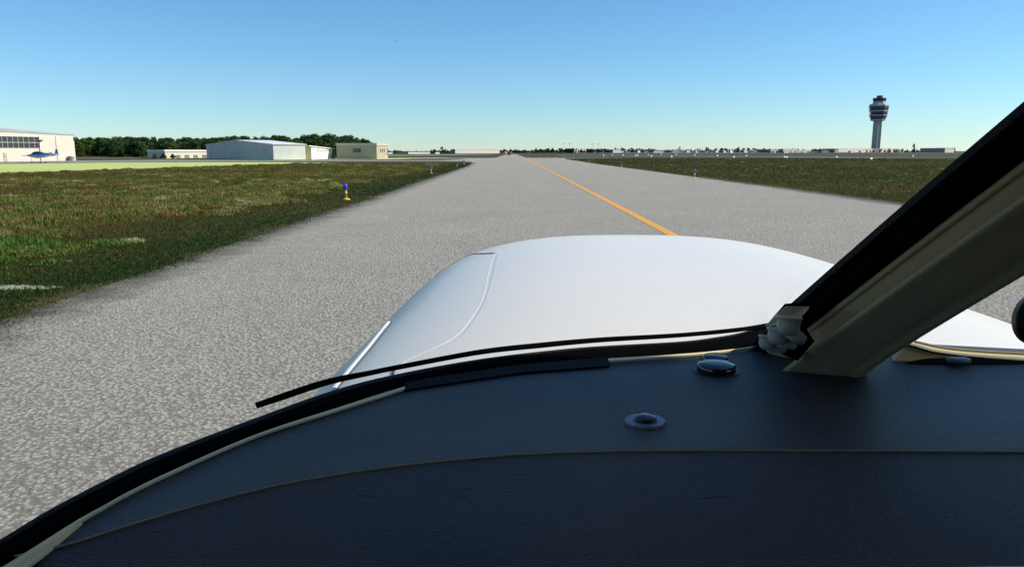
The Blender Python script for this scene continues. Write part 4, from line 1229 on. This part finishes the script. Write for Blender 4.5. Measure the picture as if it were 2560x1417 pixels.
px_ribbon('trim_strip', [(1521, 895.5), (1650, 888), (1760, 879.5), (1850, 870), (1905, 860)], [(1521, 901), (1650, 892.5), (1760, 883), (1850, 872.5), (1905, 862)], ZD+.004, M['trim_cream'], plane, .002)
vc = px_ribbon('vent_cover', [(1012, 955), (1080, 943), (1200, 925), (1300, 911), (1400, 902), (1500, 893), (1522, 894)], [(1010, 974), (1080, 963), (1200, 945.5), (1300, 931), (1400, 923), (1500, 915), (1523, 913)], ZD+.0025, M['panel_dark'], plane, .002)

# --- dashboard (glareshield)
crease_px = [(-100, 1420), (150, 1366), (300, 1320), (500, 1262), (700, 1212), (950, 1171), (1200, 1144), (1400, 1132), (1650, 1127), (2000, 1127), (2560, 1130), (2900, 1131)]
cre = spline([G(u, v, ZD) for u, v in crease_px], 90)
def yfront(x):
    xs = [p.x for p in inner]; yy = [p.y for p in inner]
    q = x if x < XC else 2*XC - x
    return float(np.interp(q, xs, yy)) + (.03 if x > XC else 0)
def zdash(x, y):
    yc = float(np.interp(x, cre[:, 0], cre[:, 1]))
    z = ZD
    if y < yc: z -= .13*(yc-y) + .25*(yc-y)**2
    return z
xsn = np.linspace(-.36, 1.22, 150); nyy = 80
V, Fc = [], []
for i, x in enumerate(xsn):
    yf = yfront(x) + .012
    for j in range(nyy):
        t_ = j/(nyy-1); y = yf*(1-t_) + .12*t_
        V.append((x, y, zdash(x, y)))
for i in range(len(xsn)-1):
    for j in range(nyy-1):
        a = i*nyy + j; Fc.append([a, a+1, a+nyy+1, a+nyy])
dash = mesh_obj('dashboard', V, Fc, M['leather'], plane, smooth=True); fix_normals(dash)
sm = dash.modifiers.new('thick', 'SOLIDIFY'); sm.thickness = .015; sm.offset = -1
if dash.data.polygons[0].normal.z < 0: dash.data.flip_normals()
MB().tube([(p[0], p[1], zdash(p[0], p[1]) + .0003) for p in cre], .0010, 8).build('piping', M['stitch'], dash, smooth=True)
# firewall / panel face under the dashboard so that no light leaks from below
MB().box((-.38, .10, .95), (1.20, .13, 1.66)).build('instrument_panel', M['plastic_black'], plane)
# dome button with flange
q = G(1613, 1056, ZD)
bt = MB().lathe([(.0195, -.002), (.0195, .0015), (.0185, .0028), (.012, .0030)], (q.x, q.y, ZD), n=12).build('button', M['flange'], dash, smooth=False)
MB().lathe([(.0108, .0029), (.0106, .0048), (.0088, .0066), (.005, .0076), (.0008, .0079)], (q.x, q.y, ZD), n=28).build('button', M['dome'], dash, smooth=True)
q = G(1790, 926, ZD)
MB().lathe([(.0215, -.002), (.0222, .003), (.0222, .0068), (.0205, .0085), (.010, .0100), (.001, .0102)], (q.x, q.y, ZD), n=32).build('round_sensor', M['dome'], dash, smooth=True)
MB().lathe([(.0275, -.001), (.0275, .0008), (.0225, .0012)], (q.x, q.y, ZD), n=32).build('sensor_gasket', M['plastic_black'], dash)
q = G(1787, 899, ZD)
MB().lathe([(.015, -.002), (.0155, .003), (.013, .0055), (.002, .0062)], (q.x, q.y, ZD), n=28).build('round_cap', M['dome'], dash, smooth=True)
# raised lip and oval vent on the right side of the dashboard
A = [P(u, v, .880) for u, v in [(2258, 908), (2300, 898), (2350, 894), (2420, 893.5), (2500, 897), (2560, 901), (2760, 912)]]
B = [P(u, v, .872) for u, v in [(2254, 916), (2300, 914), (2350, 912), (2420, 912), (2500, 914), (2560, 917), (2760, 928)]]
ribbon('dashboard_lip', [Vector(p) for p in spline(B, 40)], [Vector(p) for p in spline(A, 40)], M['panel_dark'], dash, .006)
q = P(2396, 898, .868)
mb = MB(); rings = []
for k_, (r_, z_) in enumerate([(1, -.004), (1, .0006), (.8, .0018), (.3, .0022)]):
    rings.append([Vector((q.x + .0145*r_*math.cos(2*math.pi*i/24), q.y + .006*r_*math.sin(2*math.pi*i/24), q.z + z_)) for i in range(24)])
mb.rings(rings).build('oval_vent', M['flange'], dash, smooth=True)
# cream lower trim under the right pane
def wallstrip(name, top, bot, Yt, Yb, mat, parent, th=.006, n=50):
    A = [Vector(p) for p in spline([P(u, v, Yt) for u, v in top], n)]; B = [Vector(p) for p in spline([P(u, v, Yb) for u, v in bot], n)]
    rings = [[a, b, b + Vector((0, th, 0)), a + Vector((0, th, 0))] for a, b in zip(A, B)]
    return MB().rings(rings).build(name, mat, parent)
rt = wallstrip('lower_trim', [(2285, 855), (2300, 858), (2345, 868), (2400, 875.5), (2480, 881.5), (2560, 885.5), (2700, 894)], [(2268, 862), (2285, 866), (2335, 880), (2400, 889), (2480, 895), (2560, 901), (2700, 910)], .905, .893, M['trim_cream'], plane)
wallstrip('corner_trim', [(2262, 862), (2280, 867.5), (2330, 882), (2395, 891), (2450, 896)], [(2226, 915), (2262, 910), (2330, 903), (2395, 902), (2450, 903)], .900, .888, M['trim_cream'], rt)
MB().tube([P(u, v, .889) for u, v in [(2268, 862.5), (2283, 867), (2333, 881.5), (2400, 890.5), (2460, 896)]], .0013, 6).build('shadow_gap', M['rubber'], rt)  # black tube stands in for the shade between the two trims
MB().tube(spline([P(u, v, .905) for u, v in [(2288, 854.5), (2300, 857), (2345, 867), (2400, 874.5), (2480, 880.5), (2560, 884.5), (2700, 893)]], 40), .0019, 8).build('pane_gasket', M['stitch'], rt)

# --- centre post
PD = Vector((.131, -.80, .586)).normalized()
P0 = Vector((.412, .955, 1.735))
EX = Vector((1, 0, 0)); EX = (EX - PD*EX.dot(PD)).normalized()
PN = EX.cross(PD); PN = PN if PN.z > 0 else -PN         # outwards, up and forwards
def post_off(u, v, b):
    """lateral offset of the edge seen at (u, v) lying b outwards of the post axis"""
    d = ray(u, v); n_ = PN; o_ = P0 + PN*b
    t_ = (o_ - EYE).dot(n_)/d.dot(n_); q_ = EYE + d*t_ - o_
    return q_.dot(EX)
aE = post_off(2270, 490, .020)       # outer black edge
aS = post_off(2292, 497, .016)
aR = post_off(2330, 545, .000)       # ridge between rubber and lining
aT = post_off(2420, 640, -.050)      # rounded corner of the lining
aX = post_off(2440, 764, -.058)      # right edge
LEN = 1.02
def sweep(name, sec, mat, parent, flare=None, n=40, s0=-.06, smooth=True):
    rings = []
    for i in range(n):
        s_ = s0 + (LEN - s0)*i/(n-1)
        fl = 1.0 if flare is None else 1 + flare*math.exp(-max(s_, 0)/.05)
        curve = PN*(-.035*(s_/LEN)**2)
        fx = 0.0 if flare is None else math.exp(-max(s_, 0)/.06)
        aM = (aR + aX)/2
        rings.append([P0 + PD*s_ + curve + EX*(a + fx*(.028*max(0, (a-aM)/(aX-aM)) - .022*max(0, (aM-a)/(aM-aR)))) + PN*(b - .026*fx*(1 if b < -.02 else 0)) for a, b in sec])
    return MB().rings(rings).build(name, mat, parent, smooth=smooth)
def post_section():
    ctl = [(aR+.004, -.002, 0), (aR+.010, -.014, 0), (aR+.026, -.029, 0), (aT-.020, -.042, 0), (aT+.000, -.0500, 0), (aT+.018, -.0555, 0), (aT+.036, -.0590, 0), ((aT+aX)/2+.008, -.0625, 0), (aX-.012, -.060, 0), (aX-.002, -.052, 0), (aX+.002, -.036, 0), (aX, .000, 0)]
    return [(q_[0], q_[1]) for q_ in spline(ctl, 44)]
post = sweep('centre_post', post_section(), M['trim_beige'], plane, flare=.22)
sweep('post_seal', [(aS, .012), (aS, -.004), (aR+.006, -.006), (aX+.01, -.004), (aX+.03, .012)], M['rubber'], plane, smooth=False)
sweep('post_sealant', [(aE, .020), (aE, .0125), (aX+.04, .0125), (aX+.04, .020)], M['sealant'], plane, smooth=False)
sweep('lining_ridge', [(aR+.001, -.0062), (aR+.001, -.0095), (aR+.004, -.0112), (aR+.0075, -.009), (aR+.006, -.0062)], M['trim_beige'], post)

# --- nozzles, bracket and plate at the post foot
def Q(u, v, Y): return P(u, v, Y)
pl = [Q(1962, 800, .806), Q(1998, 792, .806), Q(2036, 853, .806), Q(1994, 902, .806), Q(1925, 872, .806)]
MB().rings([[p for p in pl], [p + Vector((.002, .012, -.002)) for p in pl]]).build('backing_plate', M['rubber'], plane)
bk_ = [Q(1967, 765, .802), Q(2023, 766, .800), Q(2021, 772, .798), Q(2001, 795, .796), Q(1955, 813, .796), Q(1914, 815, .802), Q(1932, 797, .802)]
MB().rings([[p for p in bk_], [p + Vector((.001, .005, -.001)) for p in bk_]]).build('bracket', M['bracket_cream'], plane)
MB().rings([[Q(1962, 759, .809), Q(1985, 757, .809), Q(2034, 760, .809), Q(2012, 806, .809), Q(1906, 823, .809)], [Q(1962, 759, .815), Q(1985, 757, .815), Q(2034, 760, .815), Q(2012, 806, .815), Q(1906, 823, .815)]]).build('bracket_seat', M['rubber'], plane)
def nozzle(u, v, Y, s_, arm):
    c = Q(u, v, Y); ax = Vector((.10, .12, 1)).normalized()
    k_ = .00042*s_
    nz_ = MB().lathe([(9*k_, -21*k_), (18*k_, -19*k_), (24*k_, -13*k_), (27*k_, -4*k_), (27*k_, 12*k_), (28*k_, 17*k_), (31*k_, 19*k_), (31.5*k_, 23*k_), (29*k_, 25*k_), (26*k_, 24*k_), (24*k_, 17*k_), (20*k_, 14*k_)], c, ax, 26).build('air_nozzle', M['nozzle_grey'], plane, smooth=True)
    a = c + Vector((4*k_, 0, -12*k_)); b = Q(arm[0], arm[1], Y+.004)
    MB().tube([a, a.lerp(b, .5), b, b + (b-a).normalized()*4*k_], [17*k_, 16*k_, 14*k_, 6*k_], 16).build('elbow', M['nozzle_grey'], nz_, smooth=True)
nozzle(1919, 858, .792, .80, (1960, 872))
nozzle(1944, 842, .781, .92, (1985, 862))
nozzle(1971, 816, .769, 1.02, (2006, 850))
# round black housing hanging from the post, at the right edge of the view
hc = P(2622, 803, .70)
ch = MB().lathe([(.006, -.02), (.024, -.018), (.0275, -.008), (.0275, .010), (.023, .018), (.005, .019)], hc, (.25, -1, .1), 30).build('compass_housing', M['plastic_black'], plane, smooth=True)
MB().tube([hc + Vector((.005, .012, .015)), hc + Vector((.02, .03, .10))], .006, 8).build('compass_stalk', M['plastic_black'], ch)

# --- windshield panes, cabin roof and walls (they close the cabin above and behind the eye)
ROOF_Y, ROOF_Z = .20, 2.40
ztop = [2.13 + (ROOF_Z-2.13)*math.sin(min(1, i/(NB-1)*1.0)*math.pi/2) for i in range(NB)]
def pane(base, top0, top1, name):
    V, Fc = [], []; nt_ = 16; nb = len(base)
    for i in range(nb):
        s_ = i/(nb-1)
        tp = top0.lerp(top1, s_)
        for j in range(nt_):
            t_ = j/(nt_-1)
            V.append(base[i].lerp(tp, t_) + Vector((0, .06, .08))*(4*t_*(1-t_))*math.sin(math.pi*min(1, s_*1.0))*.8)
    for i in range(nb-1):
        for j in range(nt_-1):
            a = i*nt_+j; Fc.append([a, a+nt_, a+nt_+1, a+1])
    return mesh_obj(name, V, Fc, M['glass'], plane, smooth=True)
PT = P0 + PD*1.0
wl_ = pane(outer[:-1] + [P0 + EX*(aS+.02) + PN*.015], Vector((-.36, ROOF_Y, 2.16)), PT + EX*(aS+.02) + PN*.015, 'windshield_pane')
pane([P0 + EX*aX + PN*.015] + [mirror(p) for p in outer[::-1]], PT + EX*aX + PN*.015, Vector((1.16, ROOF_Y, 2.16)), 'windshield_pane')
# black sealing strip stuck on the left pane just above its seal
strip_t = [(638, 1006), (680, 991), (720, 977), (780, 957), (840, 941), (920, 926), (1000, 910), (1200, 873), (1350, 856), (1500, 843), (1700, 832), (1850, 818), (1925, 806)]
strip_b = [(643, 1016), (685, 1002), (725, 989), (784, 969), (843, 952), (922, 935), (1000, 919), (1200, 882.5), (1350, 866), (1500, 852), (1700, 839.5), (1850, 825.5), (1925, 812)]
A = [Vector(p) for p in spline([G(u, v, ZD+.010) for u, v in strip_t], 60)]; B = [Vector(p) for p in spline([G(u, v, ZD+.008) for u, v in strip_b], 60)]
ribbon('sealing_strip', B, A, M['rubber'], wl_, .002)

# roof shell
def arch(y, drop=0.0, out=0.0):
    pts = []
    for i in range(25):
        s_ = i/24; a = math.pi*(1-s_)
        x = XC + (.78+out)*math.cos(a)
        z = 2.10 + (ROOF_Z - 2.10 + out)*math.sin(a)**.8
        pts.append(Vector((x, y, z - drop)))
    return pts
rings = []
for y, d in ((ROOF_Y+.02, .0), (.0, -.01), (-.6, -.01), (-1.3, .03), (-1.9, .12)):
    i_ = arch(y, d); o_ = arch(y, d, .04)
    rings.append(i_ + o_[::-1])
MB().rings(rings).build('cabin_roof', M['headliner'], plane, smooth=False)
for s_ in (-1, 1):
    xw = XC + s_*.78
    MB().obox((xw - .02, -1.9, .95), (.04, 0, 0), (0, 2.3, 0), (0, 0, .78)).build('cabin_side', M['headliner'], plane)
    MB().obox((xw-.018, -1.9, 1.732), (.036, 0, 0), (0, 1.85, 0), (0, 0, .42)).build('side_shade_panel', M['headliner'], plane)  # unseen panels added across the side windows to darken the cabin
MB().obox((XC-.80, -1.94, .95), (1.6, 0, 0), (0, .04, 0), (0, 0, 1.4)).build('rear_bulkhead', M['headliner'], plane)
MB().obox((XC-.80, -1.9, .92), (1.6, 0, 0), (0, 2.4, 0), (0, 0, .03)).build('cabin_floor', M['plastic_black'], plane)
prof = [(.98, 2.53), (.955, 2.49), (.85, 2.465), (.5, 2.455), (-.2, 2.46), (-.72, 2.50), (-.74, 2.515), (-.3, 2.585), (.3, 2.64), (.7, 2.635), (.9, 2.59)]
MB().rings([[Vector((x, y, z + abs(x-XC)*.02)) for y, z in prof] for x in (XC-4.9, XC-2.5, XC, XC+2.5, XC+4.9)]).build('wing', M['cowl'], plane)  # unseen high wing, added to keep direct sun off the dashboard
